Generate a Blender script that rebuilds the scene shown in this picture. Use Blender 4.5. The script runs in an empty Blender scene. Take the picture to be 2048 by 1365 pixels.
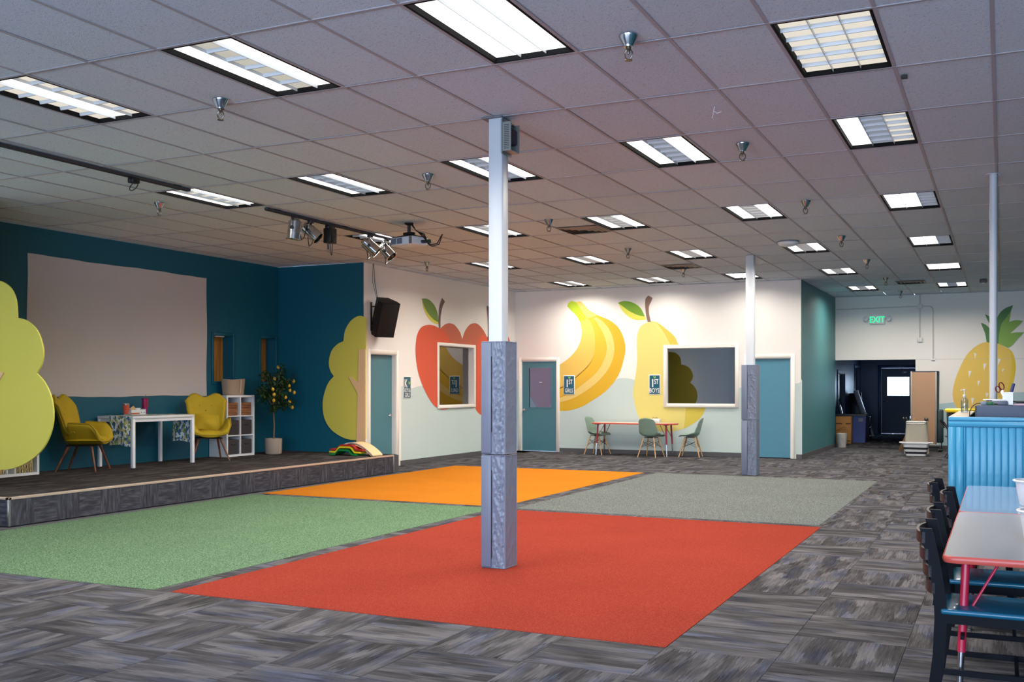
import bpy, bmesh, math, random
from mathutils import Vector, Matrix, geometry
R = math.radians
PI = math.pi
rnd = random.Random(7)
sc = bpy.context.scene
col = sc.collection

# ------------------------------------------------------------------ camera
CAM_H, CEIL = 1.4577, 3.6386
cam_data = bpy.data.cameras.new('camera')
cam_data.sensor_fit = 'HORIZONTAL'
cam_data.sensor_width = 36.0
cam_data.lens = 2058.98 / 2048 * 36.0
cam_data.shift_y = 0.0450
cam_data.clip_start = 0.05
cam_data.clip_end = 200
cam = bpy.data.objects.new('camera', cam_data)
cam.location = (0, 0, CAM_H)
cam.rotation_euler = (R(90), 0, R(25.476))
col.objects.link(cam)
sc.camera = cam

# ------------------------------------------------------------------ world, daylight, exposure
world = bpy.data.worlds.new('overcast_daylight')
sc.world = world
world.use_nodes = True
bg = world.node_tree.nodes['Background']
bg.inputs['Color'].default_value = (0.60, 0.76, 1.0, 1)
bg.inputs['Strength'].default_value = 16.5
sc.view_settings.view_transform = 'Standard'
sc.view_settings.look = 'None'
sc.view_settings.gamma = 1.0
sc.view_settings.use_curve_mapping = False
sc.view_settings.exposure = 0.0
sc.cycles.max_bounces = 8
sc.cycles.diffuse_bounces = 5
sc.cycles.glossy_bounces = 4
sc.cycles.transparent_max_bounces = 12
sc.cycles.caustics_reflective = False
sc.cycles.caustics_refractive = False
sc.cycles.sample_clamp_indirect = 4.0
LAMP_W = 57.0            # watts of each ceiling fixture
LAMP_COL = (1.0, 0.91, 0.80)
PANEL = 2.2              # glow of a lit lane of a fixture

# walls of the room (metres): y runs away from the camera, x to the right
XA, YB, XJ, YF, XS, YE, ZS = -10.09, 21.35, -3.68, 26.05, -11.92, 15.13, 0.30
YFRONT, XRIGHT = -4.0, 4.5

# ------------------------------------------------------------------ materials
def s2l(c):
    return tuple((v / 12.92 if v <= 0.04045 else ((v + 0.055) / 1.055) ** 2.4) for v in c)
def rgb(r, g, b):
    return s2l((r / 255, g / 255, b / 255))
MATS = {}
def mat(name, c, rough=0.6, metal=0.0, var=0.06, scale=9.0, bump=0.0, bscale=120.0, spec=0.5, emit=0.0, coat=0.0):
    """procedural paint / plastic / metal: base colour with a slow noise variation and a fine bump"""
    if name in MATS: return MATS[name]
    m = bpy.data.materials.new(name); m.use_nodes = True
    nt = m.node_tree; N = nt.nodes; L = nt.links
    p = N['Principled BSDF']
    p.inputs['Roughness'].default_value = rough
    p.inputs['Metallic'].default_value = metal
    p.inputs['Specular IOR Level'].default_value = spec
    p.inputs['Coat Weight'].default_value = coat
    tc = N.new('ShaderNodeTexCoord')
    nz = N.new('ShaderNodeTexNoise'); nz.inputs['Scale'].default_value = scale; nz.inputs['Detail'].default_value = 3
    L.new(tc.outputs['Object'], nz.inputs['Vector'])
    mx = N.new('ShaderNodeMix'); mx.data_type = 'RGBA'
    mx.inputs['A'].default_value = (*[v * (1 - var) for v in c], 1)
    mx.inputs['B'].default_value = (*[min(1, v * (1 + var)) for v in c], 1)
    L.new(nz.outputs['Fac'], mx.inputs['Factor'])
    L.new(mx.outputs['Result'], p.inputs['Base Color'])
    if bump:
        n2 = N.new('ShaderNodeTexNoise'); n2.inputs['Scale'].default_value = bscale; n2.inputs['Detail'].default_value = 2
        L.new(tc.outputs['Object'], n2.inputs['Vector'])
        b = N.new('ShaderNodeBump'); b.inputs['Strength'].default_value = bump; b.inputs['Distance'].default_value = 0.01
        L.new(n2.outputs['Fac'], b.inputs['Height']); L.new(b.outputs['Normal'], p.inputs['Normal'])
    if emit:
        p.inputs['Emission Color'].default_value = (*c, 1); p.inputs['Emission Strength'].default_value = emit
    MATS[name] = m
    return m

def nodes(name):
    m = bpy.data.materials.new(name); m.use_nodes = True
    MATS[name] = m
    return m, m.node_tree.nodes, m.node_tree.links

def carpet_tile_mat(name, dark, mid, light, blue, k=1.0):
    """heathered carpet tile: blocks and streaks along the tile's own u, different on each tile"""
    m, N, L = nodes(name)
    p = N['Principled BSDF']; p.inputs['Roughness'].default_value = 1.0; p.inputs['Specular IOR Level'].default_value = 0.0
    uv = N.new('ShaderNodeUVMap'); oi = N.new('ShaderNodeObjectInfo')
    off = N.new('ShaderNodeVectorMath'); off.operation = 'SCALE'
    off.inputs[0].default_value = (37.0, 91.0, 53.0); L.new(oi.outputs['Random'], off.inputs['Scale'])
    add = N.new('ShaderNodeVectorMath'); L.new(uv.outputs['UV'], add.inputs[0]); L.new(off.outputs['Vector'], add.inputs[1])
    def math_(op, a, b):
        q = N.new('ShaderNodeMath'); q.operation = op
        for i, v in enumerate((a, b)):
            if isinstance(v, (int, float)): q.inputs[i].default_value = v
            else: L.new(v, q.inputs[i])
        return q.outputs[0]
    def noise(sx, sy, detail=2.0, rough=0.6, src=None):
        mp = N.new('ShaderNodeMapping'); mp.inputs['Scale'].default_value = (sx * k, sy * k, 1)
        L.new(src or add.outputs['Vector'], mp.inputs['Vector'])
        n = N.new('ShaderNodeTexNoise'); n.inputs['Scale'].default_value = 1.0; n.inputs['Detail'].default_value = detail; n.inputs['Roughness'].default_value = rough
        L.new(mp.outputs['Vector'], n.inputs['Vector']); return n.outputs['Fac']
    streak = noise(2.6, 62, 3.0, 0.7)
    # ragged ends: the blocks are shifted along u by the thread they lie on
    thread = noise(.3, 70, 1.0)
    sx_ = N.new('ShaderNodeSeparateXYZ'); L.new(add.outputs['Vector'], sx_.inputs[0])
    cx_ = N.new('ShaderNodeCombineXYZ'); L.new(math_('ADD', sx_.outputs['X'], math_('MULTIPLY', thread, .55)), cx_.inputs['X']); L.new(sx_.outputs['Y'], cx_.inputs['Y'])
    def blocks(bx, by):
        mp = N.new('ShaderNodeMapping'); mp.inputs['Scale'].default_value = (bx * k, by * k, 1); L.new(cx_.outputs[0], mp.inputs['Vector'])
        vo = N.new('ShaderNodeTexVoronoi'); vo.distance = 'CHEBYCHEV'; vo.inputs['Scale'].default_value = 1.0; vo.inputs['Randomness'].default_value = 0.8
        L.new(mp.outputs['Vector'], vo.inputs['Vector'])
        sep = N.new('ShaderNodeSeparateColor'); L.new(vo.outputs['Color'], sep.inputs['Color']); return sep.outputs['Red']
    patch = noise(1.3, 4.0, 2.0)
    rib = noise(2.0, 190, 1.0)
    s = math_('ADD', math_('ADD', math_('MULTIPLY', blocks(1.7, 6.5), 0.30), math_('MULTIPLY', blocks(2.6, 13.0), .16)), math_('ADD', math_('MULTIPLY', streak, .52), math_('ADD', math_('MULTIPLY', patch, .40), math_('MULTIPLY', rib, .22))))
    r = N.new('ShaderNodeValToRGB'); L.new(math_('SUBTRACT', s, 0.30), r.inputs['Fac'])
    e = r.color_ramp.elements
    e[0].position = 0.22; e[0].color = (*dark, 1); e[1].position = 0.74; e[1].color = (*light, 1)
    kk = e.new(0.5); kk.color = (*mid, 1)
    bl = noise(1.4, 5.0, 1.0)
    rb = N.new('ShaderNodeValToRGB'); L.new(bl, rb.inputs['Fac']); rb.color_ramp.elements[0].position = 0.5; rb.color_ramp.elements[1].position = 0.72
    mx = N.new('ShaderNodeMix'); mx.data_type = 'RGBA'; mx.blend_type = 'MULTIPLY'
    L.new(rb.outputs['Color'], mx.inputs['Factor']); L.new(r.outputs['Color'], mx.inputs['A']); mx.inputs['B'].default_value = (*blue, 1)
    L.new(mx.outputs['Result'], p.inputs['Base Color'])
    bp = N.new('ShaderNodeBump'); bp.inputs['Strength'].default_value = 0.35; bp.inputs['Distance'].default_value = 0.004
    L.new(rib, bp.inputs['Height']); L.new(bp.outputs['Normal'], p.inputs['Normal'])
    return m

def plush_mat(name, c, speck, scale=260, amt=0.5, bump=0.4):
    """cut-pile carpet: fine speckle of lighter and darker tufts plus slow wear"""
    m, N, L = nodes(name)
    p = N['Principled BSDF']; p.inputs['Roughness'].default_value = 1.0; p.inputs['Specular IOR Level'].default_value = 0.0
    tc = N.new('ShaderNodeTexCoord')
    n = N.new('ShaderNodeTexNoise'); n.inputs['Scale'].default_value = scale; n.inputs['Detail'].default_value = 2
    n2 = N.new('ShaderNodeTexNoise'); n2.inputs['Scale'].default_value = 1.3; n2.inputs['Detail'].default_value = 4
    L.new(tc.outputs['Object'], n.inputs['Vector']); L.new(tc.outputs['Object'], n2.inputs['Vector'])
    r = N.new('ShaderNodeValToRGB'); L.new(n.outputs['Fac'], r.inputs['Fac'])
    e = r.color_ramp.elements
    e[0].position = 0.34; e[0].color = (*[v * (1 - amt) for v in c], 1)
    e[1].position = 0.68; e[1].color = (*speck, 1)
    k = e.new(0.5); k.color = (*c, 1)
    mx = N.new('ShaderNodeMix'); mx.data_type = 'RGBA'; mx.blend_type = 'MULTIPLY'; mx.inputs['Factor'].default_value = 0.25
    L.new(r.outputs['Color'], mx.inputs['A'])
    r2 = N.new('ShaderNodeValToRGB'); L.new(n2.outputs['Fac'], r2.inputs['Fac']); r2.color_ramp.elements[0].position = .3; r2.color_ramp.elements[1].position = .6
    L.new(r2.outputs['Color'], mx.inputs['B'])
    r2.color_ramp.elements[0].color = (.75, .75, .75, 1)
    L.new(mx.outputs['Result'], p.inputs['Base Color'])
    bp = N.new('ShaderNodeBump'); bp.inputs['Strength'].default_value = bump; bp.inputs['Distance'].default_value = 0.004
    L.new(n.outputs['Fac'], bp.inputs['Height']); L.new(bp.outputs['Normal'], p.inputs['Normal'])
    return m

def ceiling_tile_mat():
    m, N, L = nodes('mineral_fibre_tile')
    p = N['Principled BSDF']; p.inputs['Roughness'].default_value = 0.9; p.inputs['Specular IOR Level'].default_value = 0.2
    tc = N.new('ShaderNodeTexCoord'); oi = N.new('ShaderNodeObjectInfo')
    off = N.new('ShaderNodeVectorMath'); off.operation = 'SCALE'; off.inputs[0].default_value = (31., 47., 0.); L.new(oi.outputs['Random'], off.inputs['Scale'])
    add = N.new('ShaderNodeVectorMath'); L.new(tc.outputs['Object'], add.inputs[0]); L.new(off.outputs['Vector'], add.inputs[1])
    v = N.new('ShaderNodeTexNoise'); v.inputs['Scale'].default_value = 75; v.inputs['Detail'].default_value = 3; v.inputs['Distortion'].default_value = 1.2
    L.new(add.outputs['Vector'], v.inputs['Vector'])
    r = N.new('ShaderNodeValToRGB'); L.new(v.outputs['Fac'], r.inputs['Fac'])
    e = r.color_ramp.elements; e[0].position = 0.30; e[0].color = (.40, .44, .49, 1); e[1].position = 0.42; e[1].color = (.68, .765, .86, 1)
    mx = N.new('ShaderNodeMix'); mx.data_type = 'RGBA'; mx.blend_type = 'MULTIPLY'; mx.inputs['Factor'].default_value = 0.10
    L.new(r.outputs['Color'], mx.inputs['A'])
    cr_ = N.new('ShaderNodeCombineColor')
    for s in ('Red', 'Green', 'Blue'): L.new(oi.outputs['Random'], cr_.inputs[s])
    L.new(cr_.outputs['Color'], mx.inputs['B'])
    L.new(mx.outputs['Result'], p.inputs['Base Color'])
    bp = N.new('ShaderNodeBump'); bp.inputs['Strength'].default_value = 0.6; bp.inputs['Distance'].default_value = 0.006
    L.new(v.outputs['Fac'], bp.inputs['Height']); L.new(bp.outputs['Normal'], p.inputs['Normal'])
    return m

def glass_mat(name, tint, refl, rough=0.0):
    """window pane: see-through tinted glass with a mirror-like coat"""
    m, N, L = nodes(name)
    out = N['Material Output']; N.remove(N['Principled BSDF'])
    t = N.new('ShaderNodeBsdfTransparent'); t.inputs['Color'].default_value = (*tint, 1)
    g = N.new('ShaderNodeBsdfGlossy'); g.inputs['Roughness'].default_value = rough; g.inputs['Color'].default_value = (1, 1, 1, 1)
    f = N.new('ShaderNodeLayerWeight'); f.inputs['Blend'].default_value = 0.3
    a = N.new('ShaderNodeMath'); a.operation = 'MULTIPLY_ADD'; a.inputs[1].default_value = 0.45; a.inputs[2].default_value = refl
    L.new(f.outputs['Fresnel'], a.inputs[0])
    x = N.new('ShaderNodeMixShader'); L.new(a.outputs[0], x.inputs['Fac']); L.new(t.outputs[0], x.inputs[1]); L.new(g.outputs[0], x.inputs[2])
    L.new(x.outputs[0], out.inputs['Surface'])
    return m

def emit_mat(name, c, strength, lump=0.0):
    m, N, L = nodes(name)
    out = N['Material Output']; N.remove(N['Principled BSDF'])
    e = N.new('ShaderNodeEmission'); e.inputs['Strength'].default_value = strength
    tc = N.new('ShaderNodeTexCoord'); n = N.new('ShaderNodeTexNoise'); n.inputs['Scale'].default_value = 7
    L.new(tc.outputs['Object'], n.inputs['Vector'])
    mx = N.new('ShaderNodeMix'); mx.data_type = 'RGBA'
    mx.inputs['A'].default_value = (*[v * (1 - lump) for v in c], 1); mx.inputs['B'].default_value = (*c, 1)
    L.new(n.outputs['Fac'], mx.inputs['Factor']); L.new(mx.outputs['Result'], e.inputs['Color'])
    L.new(e.outputs[0], out.inputs['Surface'])
    return m

def wood_mat(name, dark, light, sx=3.0, sy=3.0, sz=30.0, rough=0.5):
    m, N, L = nodes(name)
    p = N['Principled BSDF']; p.inputs['Roughness'].default_value = rough
    tc = N.new('ShaderNodeTexCoord'); mp = N.new('ShaderNodeMapping'); mp.inputs['Scale'].default_value = (sx, sy, sz)
    L.new(tc.outputs['Object'], mp.inputs['Vector'])
    n = N.new('ShaderNodeTexNoise'); n.inputs['Scale'].default_value = 1.0; n.inputs['Detail'].default_value = 4; n.inputs['Distortion'].default_value = 0.8
    L.new(mp.outputs['Vector'], n.inputs['Vector'])
    r = N.new('ShaderNodeValToRGB'); L.new(n.outputs['Fac'], r.inputs['Fac'])
    r.color_ramp.elements[0].position = .35; r.color_ramp.elements[0].color = (*dark, 1)
    r.color_ramp.elements[1].position = .65; r.color_ramp.elements[1].color = (*light, 1)
    L.new(r.outputs['Color'], p.inputs['Base Color'])
    return m

def leafy_cloth_mat():
    """white runner printed with blue, green and ochre leaves"""
    m, N, L = nodes('leaf_print_cloth')
    p = N['Principled BSDF']; p.inputs['Roughness'].default_value = 0.9
    tc = N.new('ShaderNodeTexCoord'); mp = N.new('ShaderNodeMapping'); mp.inputs['Rotation'].default_value = (0.5, 0.4, 0.6); mp.inputs['Scale'].default_value = (30, 30, 17)
    dn = N.new('ShaderNodeTexNoise'); dn.inputs['Scale'].default_value = 14; dn.inputs['Detail'].default_value = 2; L.new(tc.outputs['Object'], dn.inputs['Vector'])
    dm = N.new('ShaderNodeMix'); dm.data_type = 'RGBA'; dm.blend_type = 'LINEAR_LIGHT'; dm.inputs['Factor'].default_value = 0.035; L.new(tc.outputs['Object'], dm.inputs['A']); L.new(dn.outputs['Color'], dm.inputs['B'])
    L.new(dm.outputs['Result'], mp.inputs['Vector'])
    v = N.new('ShaderNodeTexVoronoi'); v.inputs['Scale'].default_value = 1.0; L.new(mp.outputs['Vector'], v.inputs['Vector'])
    sep = N.new('ShaderNodeSeparateColor'); L.new(v.outputs['Color'], sep.inputs['Color'])
    r = N.new('ShaderNodeValToRGB'); r.color_ramp.interpolation = 'CONSTANT'; L.new(sep.outputs['Red'], r.inputs['Fac'])
    e = r.color_ramp.elements; e[0].position = 0; e[0].color = (*rgb(70, 110, 150), 1); e[1].position = 0.3; e[1].color = (*rgb(110, 135, 75), 1)
    for pos, c in ((0.55, rgb(205, 190, 130)), (0.75, rgb(45, 90, 120)), (0.88, rgb(150, 165, 95))):
        k = e.new(pos); k.color = (*c, 1)
    lt = N.new('ShaderNodeMath'); lt.operation = 'LESS_THAN'; lt.inputs[1].default_value = 0.58; L.new(v.outputs['Distance'], lt.inputs[0])
    mx = N.new('ShaderNodeMix'); mx.data_type = 'RGBA'; mx.inputs['A'].default_value = (*rgb(225, 232, 232), 1)
    L.new(lt.outputs[0], mx.inputs['Factor']); L.new(r.outputs['Color'], mx.inputs['B']); L.new(mx.outputs['Result'], p.inputs['Base Color'])
    return m

def print_box_mat():
    """cream box with a dark geometric print"""
    m, N, L = nodes('geometric_print_box')
    p = N['Principled BSDF']; p.inputs['Roughness'].default_value = 0.8
    tc = N.new('ShaderNodeTexCoord'); mp = N.new('ShaderNodeMapping'); mp.inputs['Scale'].default_value = (22, 22, 14); mp.inputs['Rotation'].default_value = (0.6, 0, 0)
    L.new(tc.outputs['Object'], mp.inputs['Vector'])
    w = N.new('ShaderNodeTexWave'); w.inputs['Scale'].default_value = 0.6; w.inputs['Distortion'].default_value = 6.0; w.inputs['Detail Scale'].default_value = 1.5
    L.new(mp.outputs['Vector'], w.inputs['Vector'])
    r = N.new('ShaderNodeValToRGB'); r.color_ramp.interpolation = 'CONSTANT'; L.new(w.outputs['Fac'], r.inputs['Fac'])
    r.color_ramp.elements[0].color = (*rgb(58, 46, 32), 1); r.color_ramp.elements[1].position = 0.42; r.color_ramp.elements[1].color = (*rgb(196, 178, 128), 1)
    L.new(r.outputs['Color'], p.inputs['Base Color'])
    return m

# ------------------------------------------------------------------ mesh helpers
class MB:
    """collects vertices and faces, then links them as ONE mesh object"""
    def __init__(s): s.v = []; s.f = []; s.sm = []; s.uv = None
    def add(s, vs, fs, smooth=False, M=None):
        o = len(s.v)
        for v in vs:
            v = Vector(v)
            s.v.append(tuple(M @ v) if M is not None else tuple(v))
        for f in fs: s.f.append(tuple(i + o for i in f)); s.sm.append(smooth)
        return s
    def box(s, x0, y0, z0, x1, y1, z1, M=None):
        vs = [(x, y, z) for z in (z0, z1) for y in (y0, y1) for x in (x0, x1)]
        fs = [(0, 2, 3, 1), (4, 5, 7, 6), (0, 1, 5, 4), (2, 6, 7, 3), (0, 4, 6, 2), (1, 3, 7, 5)]
        return s.add(vs, fs, False, M)
    def rbox(s, x0, y0, z0, x1, y1, z1, r=0.01, seg=2, M=None):
        bm = bmesh.new()
        bmesh.ops.create_cube(bm, size=1)
        for v in bm.verts:
            v.co = Vector(((x0 + x1) / 2 + v.co.x * (x1 - x0), (y0 + y1) / 2 + v.co.y * (y1 - y0), (z0 + z1) / 2 + v.co.z * (z1 - z0)))
        bmesh.ops.bevel(bm, geom=bm.edges[:], offset=r, segments=seg, affect='EDGES', profile=0.5)
        bm.normal_update(); n0 = len(s.sm); big = [max(abs(c) for c in f.normal) > .999 for f in bm.faces]
        s.bm(bm, True, M)
        for i, f_ in enumerate(big):
            if f_: s.sm[n0 + i] = False
        return s
    def bm(s, bm, smooth=False, M=None):
        bm.verts.index_update()
        s.add([v.co for v in bm.verts], [[v.index for v in f.verts] for f in bm.faces], smooth, M)
        bm.free(); return s
    def tube(s, pts, r, n=8, smooth=True, caps=True, M=None, closed=False):
        """round bar along a path; r is one radius or one per point"""
        pts = [Vector(p) for p in pts]; k = len(pts)
        rs = r if isinstance(r, (list, tuple)) else [r] * k
        vs = []; fs = []
        up = None
        for i, p in enumerate(pts):
            if closed: t = pts[(i + 1) % k] - pts[i - 1]
            else: t = pts[min(i + 1, k - 1)] - pts[max(i - 1, 0)]
            t.normalize()
            if up is None:
                up = Vector((0, 0, 1)) if abs(t.z) < 0.9 else Vector((1, 0, 0))
            a = t.cross(up).normalized(); up = a.cross(t).normalized()
            for j in range(n):
                th = 2 * PI * j / n
                vs.append(p + (a * math.cos(th) + up * math.sin(th)) * rs[i])
        for i in range(k if closed else k - 1):
            for j in range(n):
                i2 = (i + 1) % k
                fs.append((i * n + j, i * n + (j + 1) % n, i2 * n + (j + 1) % n, i2 * n + j))
        s.add(vs, fs, smooth, M)
        if caps and not closed:
            o = len(s.v) - len(vs)
            s.f.append(tuple(o + j for j in reversed(range(n)))); s.sm.append(False)
            s.f.append(tuple(o + (k - 1) * n + j for j in range(n))); s.sm.append(False)
        return s
    def lathe(s, prof, n=24, M=None, smooth=True):
        """surface of revolution about z: prof = [(radius, z), ...]"""
        vs = []; fs = []; k = len(prof)
        for r_, z in prof:
            for j in range(n):
                th = 2 * PI * j / n
                vs.append((r_ * math.cos(th), r_ * math.sin(th), z))
        for i in range(k - 1):
            for j in range(n):
                fs.append((i * n + j, i * n + (j + 1) % n, (i + 1) * n + (j + 1) % n, (i + 1) * n + j))
        return s.add(vs, fs, smooth, M)
    def prism(s, poly, z0, z1, M=None):
        """extruded outline (x, y) from z0 to z1"""
        n = len(poly)
        area = sum(poly[i][0] * poly[(i + 1) % n][1] - poly[(i + 1) % n][0] * poly[i][1] for i in range(n))
        if area < 0: poly = poly[::-1]
        vs = [(x, y, z0) for x, y in poly] + [(x, y, z1) for x, y in poly]
        fs = [tuple(reversed(range(n))), tuple(range(n, 2 * n))] + [(i, (i + 1) % n, n + (i + 1) % n, n + i) for i in range(n)]
        return s.add(vs, fs, False, M)
    def grid(s, fn, nu, nv, smooth=True, M=None, flip=False):
        vs = [fn(i / nu, j / nv) for j in range(nv + 1) for i in range(nu + 1)]
        w = nu + 1
        fs = [(j * w + i, j * w + i + 1, (j + 1) * w + i + 1, (j + 1) * w + i) for j in range(nv) for i in range(nu)]
        if flip: fs = [f[::-1] for f in fs]
        return s.add(vs, fs, smooth, M)
    def mesh(s, name, m):
        me = bpy.data.meshes.new(name)
        me.from_pydata(s.v, [], s.f)
        me.polygons.foreach_set('use_smooth', s.sm)
        if s.uv:
            l = me.uv_layers.new(name='UVMap'); l.data.foreach_set('uv', s.uv)
        for mm in (m if isinstance(m, (list, tuple)) else [m]): me.materials.append(mm)
        me.update()
        if any(s.sm): me.set_sharp_from_angle(angle=R(45))
        return me
    def build(s, name, m, parent=None, loc=(0, 0, 0), rz=0.0):
        o = bpy.data.objects.new(name, s.mesh(name, m))
        col.objects.link(o)
        o.location = loc; o.rotation_euler = (0, 0, rz)
        if parent: o.parent = parent
        return o

def box(name, m, b, parent=None): return MB().box(*b).build(name, m, parent)
def thing(name, label, cat, loc=(0, 0, 0), rz=0.0, group=None):
    o = bpy.data.objects.new(name, None); col.objects.link(o)
    o.empty_display_size = 0.1
    o.location = loc; o.rotation_euler = (0, 0, rz)
    o['label'] = label; o['category'] = cat
    if group: o['group'] = group
    return o
def tag(o, label, cat, group=None):
    o['label'] = label; o['category'] = cat
    if group: o['group'] = group
    return o
def struct(o):
    o['kind'] = 'structure'; return o
def copy_tree(o, parent=None):
    c = o.copy(); col.objects.link(c)
    if parent: c.parent = parent
    for ch in list(o.children): copy_tree(ch, c)
    return c
def rot_to(d):
    return Vector((0, 0, 1)).rotation_difference(Vector(d)).to_matrix().to_4x4()
def at(x, y, z): return Matrix.Translation((x, y, z))

def spline(pts, n=6):
    """closed outline through control points; a third entry marks a sharp corner"""
    k = len(pts); out = []
    P_ = [Vector(p[:2]) for p in pts]; C_ = [len(p) > 2 for p in pts]
    for i in range(k):
        a, b = P_[i], P_[(i + 1) % k]
        p0 = a - (b - a) if C_[i] else P_[i - 1]
        p3 = b + (b - a) if C_[(i + 1) % k] else P_[(i + 2) % k]
        d = (b - a).length
        m1 = (b - p0) * 0.5 if not C_[i] else (b - a)
        m2 = (p3 - a) * 0.5 if not C_[(i + 1) % k] else (b - a)
        m1 = m1.normalized() * min(m1.length, d * 1.1) if m1.length else m1
        m2 = m2.normalized() * min(m2.length, d * 1.1) if m2.length else m2
        for j in range(n):
            t = j / n; t2 = t * t; t3 = t2 * t
            out.append(tuple(a * (2 * t3 - 3 * t2 + 1) + m1 * (t3 - 2 * t2 + t) + b * (-2 * t3 + 3 * t2) + m2 * (t3 - t2)))
    return out

def flat_shape(name, outline, m, parent, wall, val, off, holes=()):
    """paint on a wall: a flat outline lying off metres in front of it, cut away at doors and windows"""
    bm = bmesh.new()
    tri = geometry.tessellate_polygon([[Vector((x, y, 0)) for x, y in outline]])
    vs = [bm.verts.new((x, y, 0)) for x, y in outline]
    for t in tri:
        try: bm.faces.new([vs[i] for i in t])
        except ValueError: pass
    for (x0, z0, x1, z1) in holes:
        for co, no in (((x0, 0, 0), (1, 0, 0)), ((x1, 0, 0), (1, 0, 0)), ((0, z0, 0), (0, 1, 0)), ((0, z1, 0), (0, 1, 0))):
            bmesh.ops.bisect_plane(bm, geom=bm.verts[:] + bm.edges[:] + bm.faces[:], plane_co=co, plane_no=no)
        dead = [f for f in bm.faces if x0 < f.calc_center_median().x < x1 and z0 < f.calc_center_median().y < z1]
        bmesh.ops.delete(bm, geom=dead, context='FACES')
    for v in bm.verts:
        u, z = v.co.x, v.co.y
        v.co = Vector((val + off, u, z)) if wall == 'x' else Vector((u, val - off, z))
    bmesh.ops.recalc_face_normals(bm, faces=bm.faces[:])
    want = Vector((1, 0, 0)) if wall == 'x' else Vector((0, -1, 0))
    for f in bm.faces:
        f.normal_update()
        if f.normal.dot(want) < 0: f.normal_flip()
    return MB().bm(bm).build(name, m, parent)

def lettering(txt, height, m, name='lettering', parent=None, squeeze=1.0, loc=(0, 0, 0), depth=0.002, face='-y', bold=0.0, mirror=False):
    """a line of text as a thin raised mesh, centred on loc, facing local -y"""
    cu = bpy.data.curves.new('text', 'FONT'); cu.body = txt; cu.size = 1.0; cu.extrude = 0.0; cu.offset = bold; cu.resolution_u = 3
    o = bpy.data.objects.new('text', cu); col.objects.link(o)
    dg = bpy.context.evaluated_depsgraph_get()
    me = bpy.data.meshes.new_from_object(o.evaluated_get(dg))
    bpy.data.objects.remove(o); bpy.data.curves.remove(cu)
    xs = [v.co.x for v in me.vertices]; ys = [v.co.y for v in me.vertices]
    cx, cy, h = (min(xs) + max(xs)) / 2, (min(ys) + max(ys)) / 2, max(ys) - min(ys)
    k = height / h
    for v in me.vertices:
        v.co = Vector((loc[0] + (v.co.x - cx) * k * squeeze, loc[1] - depth, loc[2] + (v.co.y - cy) * k))
    me.materials.clear(); me.materials.append(m)
    t = bpy.data.objects.new(name, me); me.name = name; col.objects.link(t)
    if parent: t.parent = parent
    return t

FPX, SN, CS = 2058.98, math.sin(R(25.476)), math.cos(R(25.476))
def seen(x, y, z, mg=40):
    """is a point of the room inside the view (used only to choose which pieces are built one by one)"""
    r_ = CS * x + SN * y; d = -SN * x + CS * y
    if d < 0.4: return False
    u, v = 1024 + FPX * r_ / d, 774.7 - FPX * (z - CAM_H) / d
    return -mg < u < 2048 + mg and -mg < v < 1365 + mg
# ------------------------------------------------------------------ palette
WHITE = mat('white_wall_paint', rgb(240, 236, 231), .75, var=.02, scale=1.5, bump=.08, bscale=60)
TEAL = mat('deep_teal_wall_paint', rgb(0, 86, 108), .55, var=.04, scale=1.2, bump=.06, bscale=60)
TEAL2 = mat('grey_teal_wall_paint', rgb(62, 122, 128), .5, var=.04, scale=1.0, bump=.06, bscale=60)
DOOR_T = mat('teal_door_paint', rgb(74, 124, 138), .45, var=.03, scale=2)
NAVY = mat('navy_hall_paint', rgb(58, 88, 126), .4, var=.05, scale=1.2)
NAVY_D = mat('dark_navy_door', rgb(40, 66, 102), .45, var=.05, scale=2)
TRIM = mat('white_trim_paint', rgb(243, 238, 230), .45, var=.02, scale=3)
BASEB = mat('charcoal_vinyl_base', rgb(84, 84, 88), .6, var=.05)
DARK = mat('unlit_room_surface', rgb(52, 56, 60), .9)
BLACK = mat('black_plastic', rgb(20, 20, 22), .45, var=.1)
BLACKM = mat('black_painted_metal', rgb(22, 25, 33), .38, var=.08)
CHROME = mat('chrome', rgb(205, 205, 208), .18, metal=1.0, var=.02)
ALU = mat('brushed_aluminium', rgb(178, 178, 180), .35, metal=.9, var=.05, scale=30)
GRID = mat('ceiling_grid_enamel', rgb(170, 165, 172), .5, var=.03)
GREY_PL = mat('grey_plastic', rgb(150, 155, 160), .5)
WHITE_PL = mat('white_plastic', rgb(228, 230, 232), .4)
RED_P = mat('red_powder_coat', rgb(186, 30, 62), .3, var=.05)

def panels(b, axis, val, th, u0, u1, z0, z1, holes):
    """a wall slab with rectangular holes, as boxes; axis 'x': wall x = val..val+th running along y"""
    us = sorted({u0, u1, *[h[0] for h in holes], *[h[2] for h in holes]})
    zs = sorted({z0, z1, *[h[1] for h in holes], *[h[3] for h in holes]})
    for a, c in zip(us, us[1:]):
        run = None
        for d, e in zip(zs, zs[1:]):
            um, zm = (a + c) / 2, (d + e) / 2
            if any(h[0] < um < h[2] and h[1] < zm < h[3] for h in holes): continue
            if axis == 'x': b.box(min(val, val + th), a, d, max(val, val + th), c, e)
            else: b.box(a, min(val, val + th), d, c, max(val, val + th), e)
    return b
def wall(name, m, axis, val, th, u0, u1, z0=0.0, z1=CEIL, holes=()):
    return struct(panels(MB(), axis, val, th, u0, u1, z0, z1, holes).build(name, m))

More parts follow.
